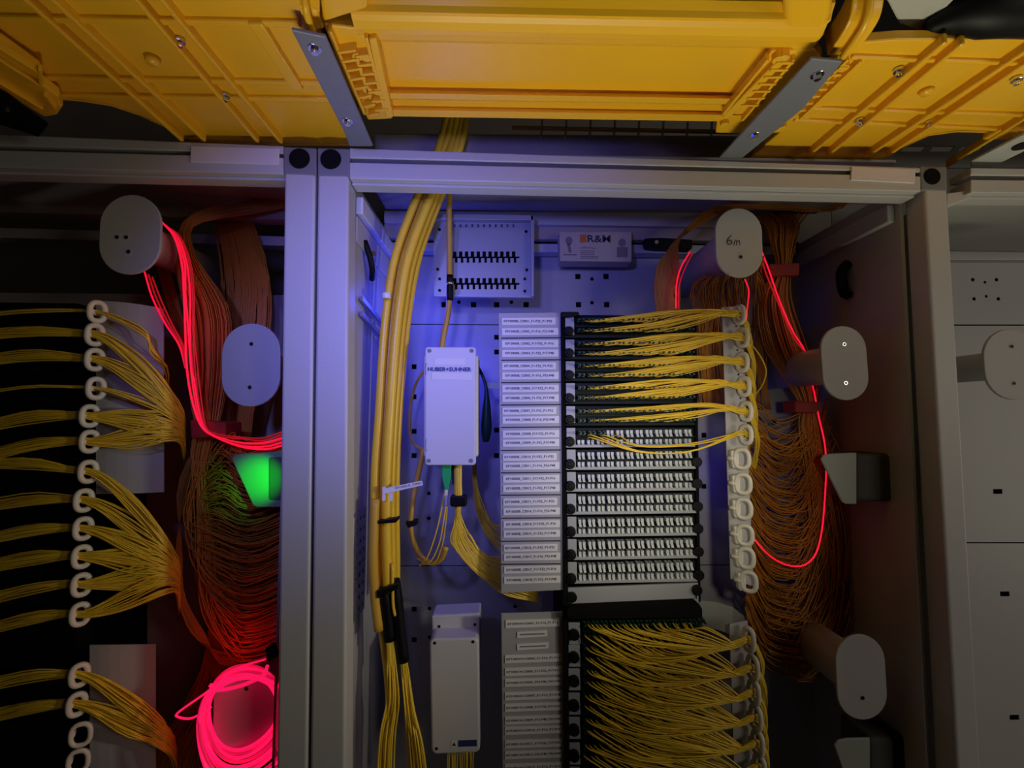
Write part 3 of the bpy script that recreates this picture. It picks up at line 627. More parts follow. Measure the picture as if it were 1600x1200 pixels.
for i in range(12):
    yt, yb = sep[i], sep[i + 1]; f0 = (yt - 493) / 450; f1 = (yb - 493) / 450
    xl_, xl2 = 882 + 5 * f0, 882 + 5 * f1; xr_, xr2 = 1083 + 8 * f0, 1083 + 8 * f1; dr0 = -5 * f0 + 1; dr1 = -5 * f1 + 1
    state = 'filled with dark green connectors and yellow cords' if i < 5 else ('half filled, with few cords and white caps' if i == 5 else 'with two rows of white dust caps')
    pos = 'the topmost in the upper subrack' if i == 0 else ('the lowest in the upper subrack' if i == 11 else ORD[i] + ' from the top')
    mo = thing('patch_module', at(xl_, yb, SY), 'patch module %s, %s' % (state, pos), 'patch module')
    MB().quad([(xl_, yb - 6), (xr_, yb - 6 + dr1), (xr2, yb - 1.5 + dr1), (xl2, yb - 1.5)], SY - .004, SY + .09).build('tray', modd if i < 5 else modm, mo, bevel=.0008)
    MB().quad([(xl_ + 12, yt + 2), (xr_, yt + 2 + dr0), (xr_, yb - 5 + dr1), (xl_ + 12, yb - 5)], SY + .012, SY + .02).build('adapter_field', modd, mo)
    MB().quad([(xl_ + 1, yt + 1.5), (xl_ + 15, yt + 1.5), (xl2 + 15, yb - 5), (xl2 + 1, yb - 5)], SY - .003, SY).build('end_plate', modm, mo, bevel=.0006)
    MB().quad([(xl_ + 12, (yt + yb) / 2 - 1.6), (xr_, (yt + yb) / 2 - 1.6 + dr0), (xr_, (yt + yb) / 2 + .3 + dr0), (xl_ + 12, (yt + yb) / 2 + .3)], SY - .001, SY + .014).build('adapter_shelf', modd, mo)
    c = at(xl_ + 6, yb - 11, SY - .003)
    MB().cyl(c + Vector((0, -.008, 0)), c, .0078, 18, r2=.0088).cyl(c + Vector((0, -.0095, 0)), c, .0045, 14).build('latch_knob', black, mo, bevel=.001, label='round black knob')
    if i >= 6:
        c = at(xr2 + 0, yb - 13 + dr1, SY)
        MB().cyl(c + Vector((0, -.007, 0)), c + Vector((0, .01, 0)), .0085, 18).build('latch_knob', black, mo, bevel=.001, label='round black knob')
    for rrow in range(2):
        y = yt + 12 + rrow * (yb - yt) * .43
        for k in range(12):
            x = 900.5 + 5 * f0 + 15.2 * k; yy = y + (-.5 - 4.2 * f0) * (k / 12)
            if i < 5: put(conme, 'connector', at(x, yy, SY + .002), mo)
            elif i == 5 and ((rrow == 0 and k < 3) or (rrow == 1 and False)): put(conme, 'connector', at(x, yy, SY + .002), mo)
            else: put(capme, 'dust_cap', at(x, yy, SY), mo)
bl = thing('blank_panel', at(985, 948, SY), 'plain pale blank plate under the lowest patch module', 'blank panel')
MB().quad([(887, 919), (1091, 911), (1092, 943), (889, 950)], SY - .003, SY + .003).build('plate', modm, bl, bevel=.001)
for x, y in ((893, 932), (1088, 921)):
    c = at(x, y, SY - .003); MB().cyl(c + Vector((0, -.006, 0)), c, .0085, 18).build('latch_knob', black, bl, bevel=.001)
    MB().quad([(x - 1, y + 6), (x + 1.5, y + 6), (x + 1, y + 15), (x, y + 15)], SY - .006, SY - .003).build('keyway', ink, bl)

# lower subrack
LY = .10
ls = thing('subrack_frame', at(885, 1200, LY), 'black lower subrack frame full of green connectors at the bottom centre', 'subrack')
MB().quad([(886, 952), (1092, 943), (1098, 952), (1098, 966), (886, 968)], LY - .02, LY + .15).build('top_cover', blackm, ls, bevel=.002)
MB().quad([(880, 952), (886, 952), (892, 1290), (885, 1290)], LY - .01, LY + .15).build('side_cheek', blackm, ls)
MB().quad([(886, 966), (1100, 960), (1104, 1290), (892, 1290)], LY + .03, LY + .15).build('inner_body', modd, ls)
ky = [990, 1025, 1062, 1100, 1138, 1178, 1216]
for i, y in enumerate(ky):
    mo = thing('patch_module', at(900, y + 12, LY), 'patch module packed with yellow cords, %s in the lower subrack' % (ORD[i]), 'patch module')
    MB().quad([(888, y - 17), (906, y - 17), (907, y + 17), (889, y + 17)], LY - .003, LY).build('end_plate', modm, mo, bevel=.0006)
    c = at(896.5, y, LY - .003); MB().cyl(c + Vector((0, -.008, 0)), c, .0085, 18).build('latch_knob', black, mo, bevel=.001, label='round black knob')
    for k in range(14):
        for r2_ in range(2):
            put(conme, 'connector', at(909 + 13.6 * k, y - 18 + 15 * r2_ - (k * .3), LY + .012), mo)
    MB().quad([(906, y + 12), (1098, y + 8), (1098, y + 12), (906, y + 16)], LY, LY + .05).build('tray', modd, mo)
# small bright green latch pieces over the top row
fg = thing('cord_deflector', at(1130, 985, .08), 'curved translucent grey cord deflector at the top right of the lower subrack', 'deflector')
m = MB(); arc = [(1092, 938), (1120, 941), (1145, 949), (1162, 962), (1170, 978)]
p = [at(x, y, .13 - .012 * i) for i, (x, y) in enumerate(arc)]
for a, b in zip(p, p[1:]): m.prism([a, b, b + Vector((0, 0, -.045)), a + Vector((0, 0, -.045))], (0, .002, 0))
m.build('sheet', greenguide, fg, smooth=False)
MB().quad([(1140, 975), (1168, 970), (1172, 1290), (1150, 1290)], .075, .078).build('rail', spool_m, fg)

# ------------------------------------------------------------------ ring rails
def ring_mesh(w_, h_, r, yaw):
    pts = []
    n = 22
    for i in range(n):
        t = 2 * PI * i / n; ex = 2.6
        a = math.copysign(abs(math.cos(t)) ** (2 / ex), math.cos(t)) * w_; b = math.copysign(abs(math.sin(t)) ** (2 / ex), math.sin(t)) * h_
        pts.append(Vector((a * math.cos(yaw), a * math.sin(yaw), b)))
    m = MB().tube(pts, r, 8, closed=True)
    m.cyl(Vector((-w_ * .9 * math.cos(yaw), -w_ * .9 * math.sin(yaw), 0)), Vector((-w_ * 1.9 * math.cos(yaw), .012, 0)), r * 1.1, 8)
    return m.mesh('ring', ivory, True)
RY = .058
rr = thing('ring_rail', at(1150, 915, RY), 'white vertical rail with a column of twelve ivory cord rings right of the modules', 'ring rail')
o = MB().quad([(1128, 480), (1160, 478), (1178, 917), (1142, 905)], RY + .018, RY + .021).build('rail', spool_m, rr, bevel=.001)
cut(o, [rdhole(x, y, 1.8, RY + .018) for x, y in ((1150, 510), (1152, 547), (1154, 585), (1157, 622), (1158, 657), (1160, 733), (1165, 850))])
ringp = [(1155, 492), (1160, 528), (1160, 566), (1163, 604), (1166, 643), (1166, 679), (1159, 717), (1161, 756), (1162, 795), (1164, 836), (1166, 872), (1170, 909)]
rme = ring_mesh(.0085, .0135, .0038, -1.0); rme2 = ring_mesh(.0105, .0145, .0036, -.55)
for i, (x, y) in enumerate(ringp): put(rme if i < 6 else rme2, 'ring', at(x, y, RY), rr)
for x, y in ringp[6:]:
    MB().quad([(x - 17, y - 13), (x - 3, y - 15), (x - 3, y + 16), (x - 14, y + 15)], RY + .004, RY + .018).build('ring_base', ivory, rr, bevel=.003)
rr2 = thing('ring_rail', at(1180, 1195, RY), 'white ring column strapped over cord bundles at the right of the lower subrack', 'ring rail')
ring2 = [(1170, 999), (1176, 1043), (1178, 1082), (1181, 1121), (1184, 1161), (1187, 1199)]
rme3 = ring_mesh(.0085, .0165, .0040, -1.15)
for x, y in ring2: put(rme3, 'ring', at(x, y, RY), rr2)
MB().quad([(1152, 985), (1168, 985), (1182, 1230), (1166, 1230)], RY + .018, RY + .02).build('rail', spool_m, rr2)
rl = thing('ring_rail', at(190, 770, .09), 'curved white rail with ivory rings in the left cabinet, upper piece', 'ring rail')
def curved_plate(parent, x0, x1, y0, y1, Yc, bow=.02):
    m = MB(); n = 6
    tp_ = []; bt_ = []
    for i in range(n + 1):
        t = i / n; x = x0 + (x1 - x0) * t; Y = Yc + bow * t * t
        tp_.append(at(x, y0 + 8 * t * t, Yc) + Vector((0, Y - Yc, 0))); bt_.append(at(x, y1, Yc) + Vector((0, Y - Yc, 0)))
    for i in range(n): m.prism([tp_[i], tp_[i + 1], bt_[i + 1], bt_[i]], (0, .002, 0))
    return m.build('rail', spool_m, parent, smooth=False)
curved_plate(rl, 150, 242, 470, 772, .10)
for y in (494, 531): 
    c = at(232, y, .118); MB().cyl(c, c + Vector((0, .002, 0)), .003, 10).build('hole_plug', black, rl)
for y in (725, 764):
    c = at(224, y, .118); MB().cyl(c, c + Vector((0, .002, 0)), .003, 10).build('hole_plug', black, rl)
ringl = [(152, 487), (148, 523), (148, 562), (150, 607), (140, 650), (140, 690), (138, 737), (131, 782), (130, 826), (128, 870), (127, 914), (125, 960)]
rlm = ring_mesh(.0095, .0150, .0044, .8)
for x, y in ringl: put(rlm, 'ring', at(x, y, .07), rl)
rl2 = thing('ring_rail', at(180, 1195, .09), 'curved white rail with ivory rings at the bottom left, lower piece', 'ring rail')
curved_plate(rl2, 140, 228, 1008, 1250, .10)
for y in (1013, 1055):
    c = at(218, y, .118); MB().cyl(c, c + Vector((0, .002, 0)), .003, 10).build('hole_plug', black, rl2)
rlm2 = ring_mesh(.012, .0155, .0036, .4)
for k, (x, y) in enumerate([(124, 1055), (120, 1101), (126, 1148), (122, 1190)]): put(rlm if k < 2 else rlm2, 'ring', at(x, y, .07), rl2)
# dark subrack body at the far left
lsub = thing('subrack_frame', at(20, 900, .12), 'black subrack body in the dark at the left edge behind the cord bundles', 'subrack')
MB().quad([(-200, 470), (120, 474), (118, 1260), (-200, 1260)], .13, .29).build('inner_body', blackm, lsub)

# ------------------------------------------------------------------ cords
STUFF = MB()
def cord(pts, r, label, group, n=22, sides=6, m=None, own=True):
    p = spline(pts, n)
    if own: return tag(MB().tube(p, r, sides).build('patch_cable', m or cord_m, smooth=True), label, 'cable', group)
    STUFF.tube(p, r, 5)
def J(a): return random.uniform(-a, a)
CR = .00115
def disc(R):
    a = random.uniform(0, 2 * PI); r = R * math.sqrt(random.random()); return r * math.cos(a), r * math.sin(a)

# upper bundles, one per ring
for i in range(6):
    yt, yb = sep[i], sep[i + 1]; rx, ry = ringp[i]; nn = [36, 38, 38, 38, 30, 5][i]
    lab = 'thin yellow fibre cord through the %s ivory ring of the upper rail' % ORD[i]
    for k in range(nn):
        sub_ = k % 2; t = (k // 2) / max(1, nn / 2 - 1)
        xs = 916 + 125 * t + J(5); ys = yt + 7 + (17 if sub_ else 2) + J(1.2)
        if i == 5: xs = 918 + 30 * t; ys = 681 + 4 * sub_
        ox, oy = disc(5.0)
        dip = (3 if sub_ else -4) if i < 5 else (24 if k in (0, 1, 3) else 8)
        if i == 5: mids = [(1000, 690 + dip * .7 + J(2), .075), (1080, 688 + dip * .7 + J(2), .07)]
        else:
            mx = xs + (rx - xs) * .45; mids = [(mx, ys + (ry - ys) * .35 + dip * .8 - 6 + J(2.5), .078 + J(.008)), (xs + (rx - xs) * .75, ys + (ry - ys) * .75 + dip * .35 - 7 + J(2.5), .066 + J(.006))]
        tail = [(rx + 12 + J(3), ry + 18 + J(4), .075), (rx + 17 + J(4), ry + 48, .10 + J(.01)), (rx + 11 + J(5), ry + 85, .135), (rx - 5, ry + 120, .19)] if i < 5 else [(rx + 14, ry + 4, .09), (rx + 30, ry + 2, .14)]
        P = wpts([(xs, ys, SY - .004), (xs + 10, ys, SY - .014)] + mids + [(rx - 12, ry + oy * 1.1 - 2, .060 + J(.004)), (rx + 1, ry + oy, RY + ox * .0006)] + tail)
        cord(P, CR, lab, 'cords through the %s upper ring' % ORD[i], n=30, own=k % 2 == (k // 2) % 2 or i == 5)
# a few stray loops beside the rings
cord(wpts([(1176, 540, .07), (1190, 560, .07), (1197, 580, .08), (1192, 600, .09), (1180, 618, .11)]), CR, 'stray yellow cord looping out right of the third upper ring', None)

# lower bundles
for i in range(6):
    rx, ry = ring2[i]; y0 = ky[i] - 18; nn = 44
    lab = 'thin yellow fibre cord through the %s ring of the lower subrack' % ORD[i]
    for k in range(nn):
        row = k % 2; t = (k // 2) / (nn / 2 - 1); xs = 915 + 165 * t + J(3); ys = y0 + (4 if row == 0 else 21) - 3 * t + J(1)
        ox, oy = disc(6.5); span = rx - xs
        sag = (30 + 14 * row) * (1 - t * .75) + J(4)
        P = wpts([(xs, ys, LY - .008), (xs + 8 + 5 * (1 - t), ys + 10, LY - .018), (xs + span * .28, ys + sag * .95 + 2, .066 + J(.008)), (xs + span * .58, (ys + ry) / 2 + sag * .75 + 4, .058 + J(.008)),
                  (xs + span * .82, ry + 10 + J(3) + 5 * (1 - t), .056), (rx - 3, ry + oy, RY + ox * .0006), (rx + 12 + J(3), ry + 16 + J(4), .07), (rx + 20 + J(4) - i * 1.5, ry + 45 + J(6), .09), (rx + 14 + J(5) - i * 2, ry + 90, .13)])
        cord(P, CR, lab, 'cords through the %s lower ring' % ORD[i], n=28, own=k % 4 in (1, 2) and k < 28)

# splitter box fan
for k in range(44):
    t = k / 43; ox, oy = disc(5.5); ang = t
    P = wpts([(716 + ox, 722, .125 + oy * .001), (716 + ox, 750, .12 + oy * .001), (716 + ox * .9, 783, .118 + oy * .001), (712 + 8 * ang + J(3), 815 + 3 * J(1), .12), (708 + 26 * ang + J(5), 850 - 8 * ang + J(4), .125),
              (745 + 12 * ang + J(3), 893 - 26 * ang + J(5), .13), (790 + J(4), 924 - 48 * ang + J(5), .135), (840, 940 - 52 * ang, .15)])
    cord(P, CR * 1.05, 'thin yellow cord fanning out below the white lettered splitter box', 'cords fanning from the white splitter box', n=26, own=k % 3 == 0)
vel = MB().prism(roundrect(703, 775, 729, 792, 4, .108), (0, .02, 0)).build('velcro_strap', black, bevel=.002)
tag(vel, 'black velcro strap around the cords below the white lettered splitter box', 'strap')
for k in range(16):
    t = k / 15
    P = wpts([(738 + 5 * t, 720, .17), (740 + 6 * t, 760, .19), (745 + 9 * t + J(2), 800 - 10 * t, .20), (762 + 10 * t, 838 - 18 * t + J(3), .21), (800, 872 - 50 * t + J(4), .22), (850, 880 - 55 * t, .23)])
    cord(P, CR, '', '', own=False)
# green connectors with pigtails
gc = thing('green_connector', at(697, 728, .12), 'green fibre connector hanging below the white splitter box', 'connector')
MB().prism([at(x, y, .12) for x, y in [(690, 726), (705, 726), (704, 748), (701, 765), (695, 765), (691, 748)]], (0, .010, 0)).build('housing', greenb, gc, bevel=.001)
MB().quad([(705, 727), (714, 727), (712, 755), (706, 758)], .13, .14).build('housing', greend, gc, bevel=.001)
MB().quad([(694.5, 764), (700, 764), (699.5, 790), (695.5, 790)], .123, .127).build('boot', white, gc, bevel=.001)
for k, q in enumerate([[(696, 765, .125), (691, 790, .125), (682, 830, .13), (668, 870, .14), (655, 885, .16)], [(697, 788, .125), (693, 815, .125), (686, 850, .13), (672, 878, .14), (655, 882, .16)], [(699, 788, .125), (696, 820, .125), (690, 855, .13), (676, 882, .14), (650, 872, .16)]]):
    cord(wpts(q), CR * 1.1, 'thin pigtail cord from the green connector below the white box', 'pigtails of the green connector')
# grey-green tail right of the box
hk = thing('breakout_cable', at(760, 690, .17), 'dark cable with frayed green-black tail right of the white splitter box', 'cable')
MB().tube(spline(wpts([(746, 572, .16), (755, 590, .16), (760, 610, .16), (760, 650, .165), (759, 690, .17)]), 14), [.003] * 7 + [.004, .006, .008, .009, .010, .009, .006], 8).build('tail', greend, hk, smooth=True)
MB().quad([(760, 598), (780, 598), (780, 607), (760, 607)], .16, .165).build('stub', enamel_in, hk)

# thick yellow tubes
def thick(pts, r, label, m=tube_m, name='cable_tube', n=40, group=None):
    o = MB().tube(spline(wpts(pts), n), r, 14).build(name, m, smooth=True); return tag(o, label, 'cable', group)
g5 = 'thick yellow tubes on the left of the middle cabinet'
L5 = 'thick yellow cable tube running down the left side of the middle cabinet'
for k, (dx, Yk, r) in enumerate([(-15, .09, .0070), (-5, .105, .0066), (5, .085, .0074), (14, .11, .0062), (22, .13, .006)]):
    sh = 1.0 if k < 4 else .9
    P = [(728 + dx * .6, 120, .10), (712 + dx * .8, 180, .095), (698 + dx * .9, 235, .09), (664 + dx, 315, Yk), (633 + dx, 400, Yk), (619 + dx * .95, 480, Yk), (611 + dx * .9, 560, Yk), (605 + dx * .85, 650, Yk), (600 + dx * .9, 730, Yk), (599 + dx * .9, 800, Yk), (600 + dx * .9, 870, Yk), (602 + dx * .8, 925, Yk)]
    thick(P, r, L5, group=g5)
br = MB().tube(spline(wpts([(586, 780, .075), (584, 830, .073), (583, 880, .073), (586, 935, .078), (592, 985, .08)]), 20), .0075, 10).build('braided_sleeve', tubed_m, smooth=True)
tag(br, 'frayed ochre braided sleeve beside the thick tubes at the perforated bracket', 'sleeve')
for k, (q, r) in enumerate([([(600, 920, .082), (604, 950, .085), (609, 1000, .088)], .0095), ([(617, 905, .088), (622, 960, .09), (630, 1033, .092)], .0098)]):
    o = MB().tube(spline(wpts(q), 14), [r * (.8 + .2 * min(1, i / 4)) for i in range(14)], 12).build('heat_shrink', black, smooth=True)
    tag(o, ['shorter black shrink sleeve at the end of the thick yellow tubes', 'longer black shrink sleeve right of the shorter one'][k], 'sleeve')
for k in range(36):
    a = k % 2; ox, oy = disc(6)
    if a: P = [(630 + ox * .7, 1025, .092), (634 + ox, 1060, .09), (640 + ox * 1.3, 1110, .088 + J(.01)), (648 + ox * 2.2, 1165, .088 + J(.01)), (654 + ox * 2.6, 1230, .09)]
    else: P = [(609 + ox * .7, 995, .088), (612 + ox * 1.1, 1040, .085), (614 + ox * 1.6, 1095, .083 + J(.01)), (606 + ox * 2, 1150, .085 + J(.01)), (602 + ox * 2.2, 1230, .09)]
    cord(wpts(P), CR * 1.3, 'thin yellow cord hanging from the black shrink sleeves at the bottom', 'cords hanging from the shrink sleeves', own=k < 14)
thick([(592, 945, .095), (598, 1000, .10), (605, 1060, .10), (608, 1130, .10), (606, 1230, .10)], .005, 'single thicker yellow cable left of the hanging cords')
thick([(613, 880, .08), (614, 940, .078), (617, 962, .08)], .0024, 'short yellow cord stub lying over the black shrink sleeve', n=12)
# thin tube past the perforated plate
thick([(712, 120, .12), (706, 235, .12), (702, 320, .15), (702, 400, .17), (702, 450, .17), (700, 490, .17), (692, 530, .17), (688, 570, .17)], .0052, 'ochre cable running down over the perforated plate to the white box', tubed_m)
o = MB().tube(spline(wpts([(703, 430, .165), (703, 450, .165), (703, 469, .165)]), 8), .0062, 12).build('heat_shrink', black, smooth=True); tag(o, 'black shrink sleeve on the cable over the perforated plate', 'sleeve')
o = MB().tube(spline(wpts([(703, 441, .165), (703, 445, .165)]), 3), .0068, 12).build('metal_ring', chrome, smooth=True); tag(o, 'tiny metal ring on the black shrink sleeve over the perforated plate', 'ring')
thick([(668, 575, .17), (655, 590, .18), (645, 615, .19), (640, 650, .19), (642, 685, .19), (655, 700, .18), (668, 703, .17)], .0026, 'thin ochre cable looping out left of the white splitter box', tubed_m)
thick([(662, 700, .17), (656, 730, .17), (648, 765, .17), (643, 800, .16), (642, 820, .16), (646, 845, .16), (658, 868, .16), (676, 880, .15), (690, 872, .14), (697, 855, .13)], .0048, 'ochre cable curving down from the white box into the cord fan', tubed_m)
o = MB().quad([(633, 816), (651, 813), (651, 821), (637, 825)], .150, .168).build('cable_tie', black, bevel=.001); tag(o, 'black tie on the ochre cable left of the cord fan', 'cable tie')
o = MB().quad([(590, 814), (618, 810), (621, 808), (621, 814), (618, 817), (591, 819)], .068, .085).build('cable_tie', black, bevel=.001); tag(o, 'black tie around the thick yellow tubes above the perforated bracket', 'cable tie')
o = MB().quad([(588, 924), (622, 912), (622, 920), (590, 936)], .068, .085).build('cable_tie', black, bevel=.001); tag(o, 'black tie where the thick yellow tubes enter the shrink sleeves', 'cable tie')
o = MB().tube(spline(wpts([(604, 458, .072), (604, 466, .072)]), 4), .007, 12).build('cable_clip', white, smooth=True); tag(o, 'small clear clip on the thick yellow tubes below the side rail', 'clip')
tg = thing('cable_tag', at(630, 760, .07), 'white paper cable tag sticking out from the thick yellow tubes', 'tag')
pl = MB().quad([(597, 764), (659, 751), (661, 758), (599, 772)], .066, .0665).build('flag', labelm, tg)
text('lettering', 'KP10000-B_C0M01', at(638, 759, .0657), 4 * mpp(.066), 40 * mpp(.066), ink, tg, 0.0, tilt=.20)
for x in (600, 611): MB().quad([(x - 2.5, 761), (x + 2.5, 760), (x + 2.5, 782), (x - 2.5, 783)], .069, .0695).build('wrap', labelm, tg)
o = MB().quad([(687, 1179), (738, 1177), (736, 1230), (690, 1230)], .14, .141)
for k in range(14):
    x = 700 + 40 * k / 13; cord(wpts([(x, 1170, .135), (x + J(2), 1195, .13), (x + J(4), 1230, .13)]), CR, 'yellow cord leaving the bottom of the lower beige box', 'cords below the lower splitter box', n=8, own=k % 2 == 0)

# left cabinet bundles
lb_y = [(490, 494, 2), (522, 523, 7), (563, 562, 7), (612, 607, 2), (664, 650, 9), (712, 690, 6), (722, 737, 6), (790, 782, 5), (842, 826, 7), (886, 870, 7), (938, 914, 7), (984, 960, 7), (1070, 1055, 8), (1120, 1101, 8)]
ringall = ringl + [(124, 1055), (120, 1101)]
for i, (yl, yr, nn) in enumerate(lb_y):
    rx, ry = ringall[i]
    if i < 1: end = (250, 560)
    elif i < 6: end = (276, 655 - 8 * (3 - i))
    elif i < 12: end = (268, 880 + 8 * (i - 8))
    else: end = (262, 1150 + 15 * (i - 12))
    lab = 'thin yellow cord through the %s ring of the left cabinet' % ORD[i]
    for k in range(int(nn * 4.6)):
        ox, oy = disc(7 if nn > 3 else 2); wob = J(9) * (1 if nn > 3 else .3)
        P = wpts([(-150, yl + oy * 1.6 + 14, .10), (-40, yl + oy * 1.5 + 3, .085), (50, (yl + yr) / 2 + wob * .6 + oy - 6, .075 + J(.006)), (rx - 18, ry + oy * .9 - 2, .07), (rx + 2, ry + oy * .9, .07 + ox * .0006),
                  (rx + 30, ry + (end[1] - ry) * .12 + oy * 1.7, .074 + J(.005)), (rx + 75, ry + (end[1] - ry) * .45 + oy * 3.0, .082 + J(.006)), (end[0] - 14, end[1] - (end[1] - ry) * .18 + oy * 2.4 + J(6), .092 + J(.004)), (end[0] + 8 + J(4), end[1] + oy * 1.6 + 14, .12), (end[0] + 12, end[1] + 55, .17)])
        cord(P, CR, lab, 'cords through the %s left ring' % ORD[i], n=26, own=k < nn * .8)
STUFF_o = STUFF.build('patch_cable_mass', cord_m, smooth=True)
tag(STUFF_o, 'further thin yellow fibre cords packed among the bundles', 'cables', None, 'stuff')

# ------------------------------------------------------------------ hanging cord masses
m = MB(); R3 = .0010
# right: drapes over the 6m spool, then a long fan of loops
for k in range(90):            # left drape
    t = k / 89; o1 = J(4)
    m.tube(spline(wpts([(1235, 316 + 10 * t, .22), (1150, 318 + 8 * t, .20), (1100 - 14 * t, 335 + 18 * t + o1, .17), (1062 - 18 * t, 375 + 15 * t, .15), (1040 - 20 * t + 26 * random.random(), 430, .15), (1034 - 14 * t + 30 * random.random(), 480, .16), (1050 + 20 * t, 560, .18)]), 20), R3, 5)
for k in range(110):            # inner drape behind the flange
    x = 1085 + 110 * random.random()
    m.tube(spline(wpts([(1170 + J(25), 400, .14 + J(.02)), (x, 440, .17 + J(.03)), (x + J(5), 490, .19), (x + J(8), 560, .21), (x + 10, 640, .23)]), 12), R3, 5)
for k in range(140):            # right bundle down to the tie at the second spool
    a, b = disc(1)
    m.tube(spline(wpts([(1180 + 40 * a + 60 * (b > 0), 318 + 6 * b, .24), (1222 + 30 * a, 350 + 8 * b, .22), (1224 + 20 * a, 385, .19 + .02 * b), (1224 + 13 * a, 417, .17 + .015 * b), (1212 + 28 * a, 470, .18 + .02 * b), (1228 + 36 * a, 540, .19 + .02 * b), (1254 + 24 * a, 600, .19 + .02 * b), (1264 + 12 * a, 636, .18 + .012 * b)]), 24), R3, 5)
for k in range(300):           # hanging loops
    t = k / 299; a, b = disc(1)
    yr = 650 + 330 * t + J(12); low = yr + 25 + 40 * t + J(14)
    xr = 1278 + 45 * t * random.random() + 18 * a; d = .17 + .05 * random.random()
    m.tube(spline(wpts([(1264 + 11 * a, 636, d), (1264 + 16 * a, 672, d), ((1266 + xr) / 2, 660 + (yr - 660) * .5, d), (xr, yr - 38 - 10 * t, d), (xr - 12, yr - 8, d), (xr - 36, low - 6, d - .01), (xr - 62, low, d - .02), (1196, low - 16, d - .03), (1166 + J(3), yr - 18 + J(8), d - .04)]), 30), R3, 5)
for k in range(80):            # long outer strands
    a = random.random(); xr = 1300 + 40 * a; bt = 960 + 110 * random.random(); d = .17 + .06 * random.random()
    m.tube(spline(wpts([(1268 + 10 * a, 636, d), (1285 + 20 * a, 720, d), (xr, 820, d), (xr + 2 + J(6), 900, d), (xr - 14, bt - 45, d), (xr - 60, bt, d), (1220, bt - 35, d), (1180 + J(10), bt - 110, d)]), 28), R3, 5)
o = m.build('shaded_cable_mass', cord_shade_m, smooth=True); tag(o, 'cascade of yellow fibre cords coloured orange-brown for dim light, hanging in loops at the right of the middle cabinet', 'cables', None, 'stuff')
for q, lab in (([(1202, 412), (1250, 410), (1250, 430), (1203, 432)], 'red tie around the cord bundle right of the 6m spool'), ([(1242, 626), (1285, 628), (1286, 646), (1243, 645)], 'red tie below the grey spool at the right')):
    o = MB().quad(q, .150, .19).build('cable_tie', redtie, bevel=.003); tag(o, lab, 'cable tie')
for q in ([(1290, 660, .18), (1310, 700, .18), (1340, 780, .2), (1352, 880, .2), (1362, 1000, .2), (1368, 1030, .2)], [(1296, 660, .19), (1325, 720, .19), (1345, 800, .21), (1350, 900, .21), (1344, 1000, .21)]):
    cord(wpts(q), R3, 'single stray cord hanging beside the right side panel', 'stray cords at the right panel', m=cord_shade_m)

m = MB()
for k in range(130):            # left cabinet: from the top over the spool and down to the tie
    a, b = disc(1)
    m.tube(spline(wpts([(520, 300 + 10 * b, .22), (400 + 30 * a, 322 + 10 * b, .20), (300 + 10 * a, 345 + 8 * b, .16), (290 + 18 * a, 400, .15 + .02 * b), (322 + 38 * a, 480, .15 + .02 * b), (328 + 34 * a, 560, .15 + .02 * b), (324 + 28 * a, 630, .15 + .015 * b), (324 + 18 * a, 668, .14 + .01 * b)]), 24), R3, 5)
for k in range(150):            # broad curtain behind
    t = random.random()
    m.tube(spline(wpts([(330 + 60 * t, 330, .26), (345 + 75 * t, 420, .23), (345 + 75 * t + J(8), 500, .22), (340 + 70 * t, 580, .22), (335 + 60 * t, 660, .22), (330 + 60 * t, 760, .24)]), 14), R3, 5)
for k in range(24):
    t = random.random()
    m.tube(spline(wpts([(240 + 20 * t, 400, .20), (262 + 20 * t, 480, .2), (285 + 15 * t, 560, .19), (305 + 10 * t, 640, .16)]), 12), R3, 5)
for k in range(420):           # loops sweeping to the right behind the post
    t = k / 419; a, b = disc(1); d = .13 + .06 * random.random()
    ye = 690 + 330 * t + J(14); lf = 300 - 22 * math.sin(PI * min(1, t * 1.2)) + 30 * random.random()
    m.tube(spline(wpts([(322 + 16 * a, 668, d), (312 + 14 * a, 720, d), (lf + 8, 700 + 150 * t + 20, d), (lf + 12, 720 + 235 * t + J(8), d), (lf + 45, ye - 12 + 8 * t, d - .01), (385 + J(6), ye + 10, d - .02), (440, ye - 8 + J(5), d - .02), (500, ye - 45, d)]), 26), R3, 5)
for k in range(26):
    t = random.random()
    m.tube(spline(wpts([(318, 670, .17), (292 - 14 * t, 760, .16), (276 + 8 * t, 850, .16), (278 + 10 * t, 930, .16), (300 + 20 * t, 990, .16), (350, 1020 + 20 * t, .17), (430, 1015, .18)]), 22), R3, 5)
for k in range(130):            # lower red-lit curtain
    t = random.random()
    m.tube(spline(wpts([(330 + 80 * t, 960, .2), (318 + 100 * t, 1030, .21), (290 + 120 * t + J(8), 1100, .21), (240 + 160 * t, 1180, .22), (220 + 170 * t, 1260, .23)]), 14), R3, 5)
o = m.build('shaded_cable_mass', cord_shade_m, smooth=True); tag(o, 'cascade of red-lit yellow fibre cords coloured dark orange for shade, hanging in loops in the left cabinet', 'cables', None, 'stuff')
o = MB().quad([(296, 656), (352, 660), (352, 682), (298, 686)], .112, .165).build('cable_tie', redtie, bevel=.003); tag(o, 'red-lit tie around the cord bundle in the left cabinet', 'cable tie')
m = MB()
for k in range(60):            # cords from top right running over the 6m spool into the roof
    t = random.random(); m.tube(spline(wpts([(1110 + 30 * t, 322 + 10 * random.random(), .18), (1180, 318 + 8 * t, .19), (1260 + 40 * t, 316 + 16 * random.random(), .22), (1330, 312, .25)]), 10), R3, 5)
o = m.build('shaded_cable_mass', cord_shade_m, smooth=True); tag(o, 'flat sheet of yellow cords coloured orange for dim light entering under the roof above the 6m spool', 'cables', None, 'stuff')

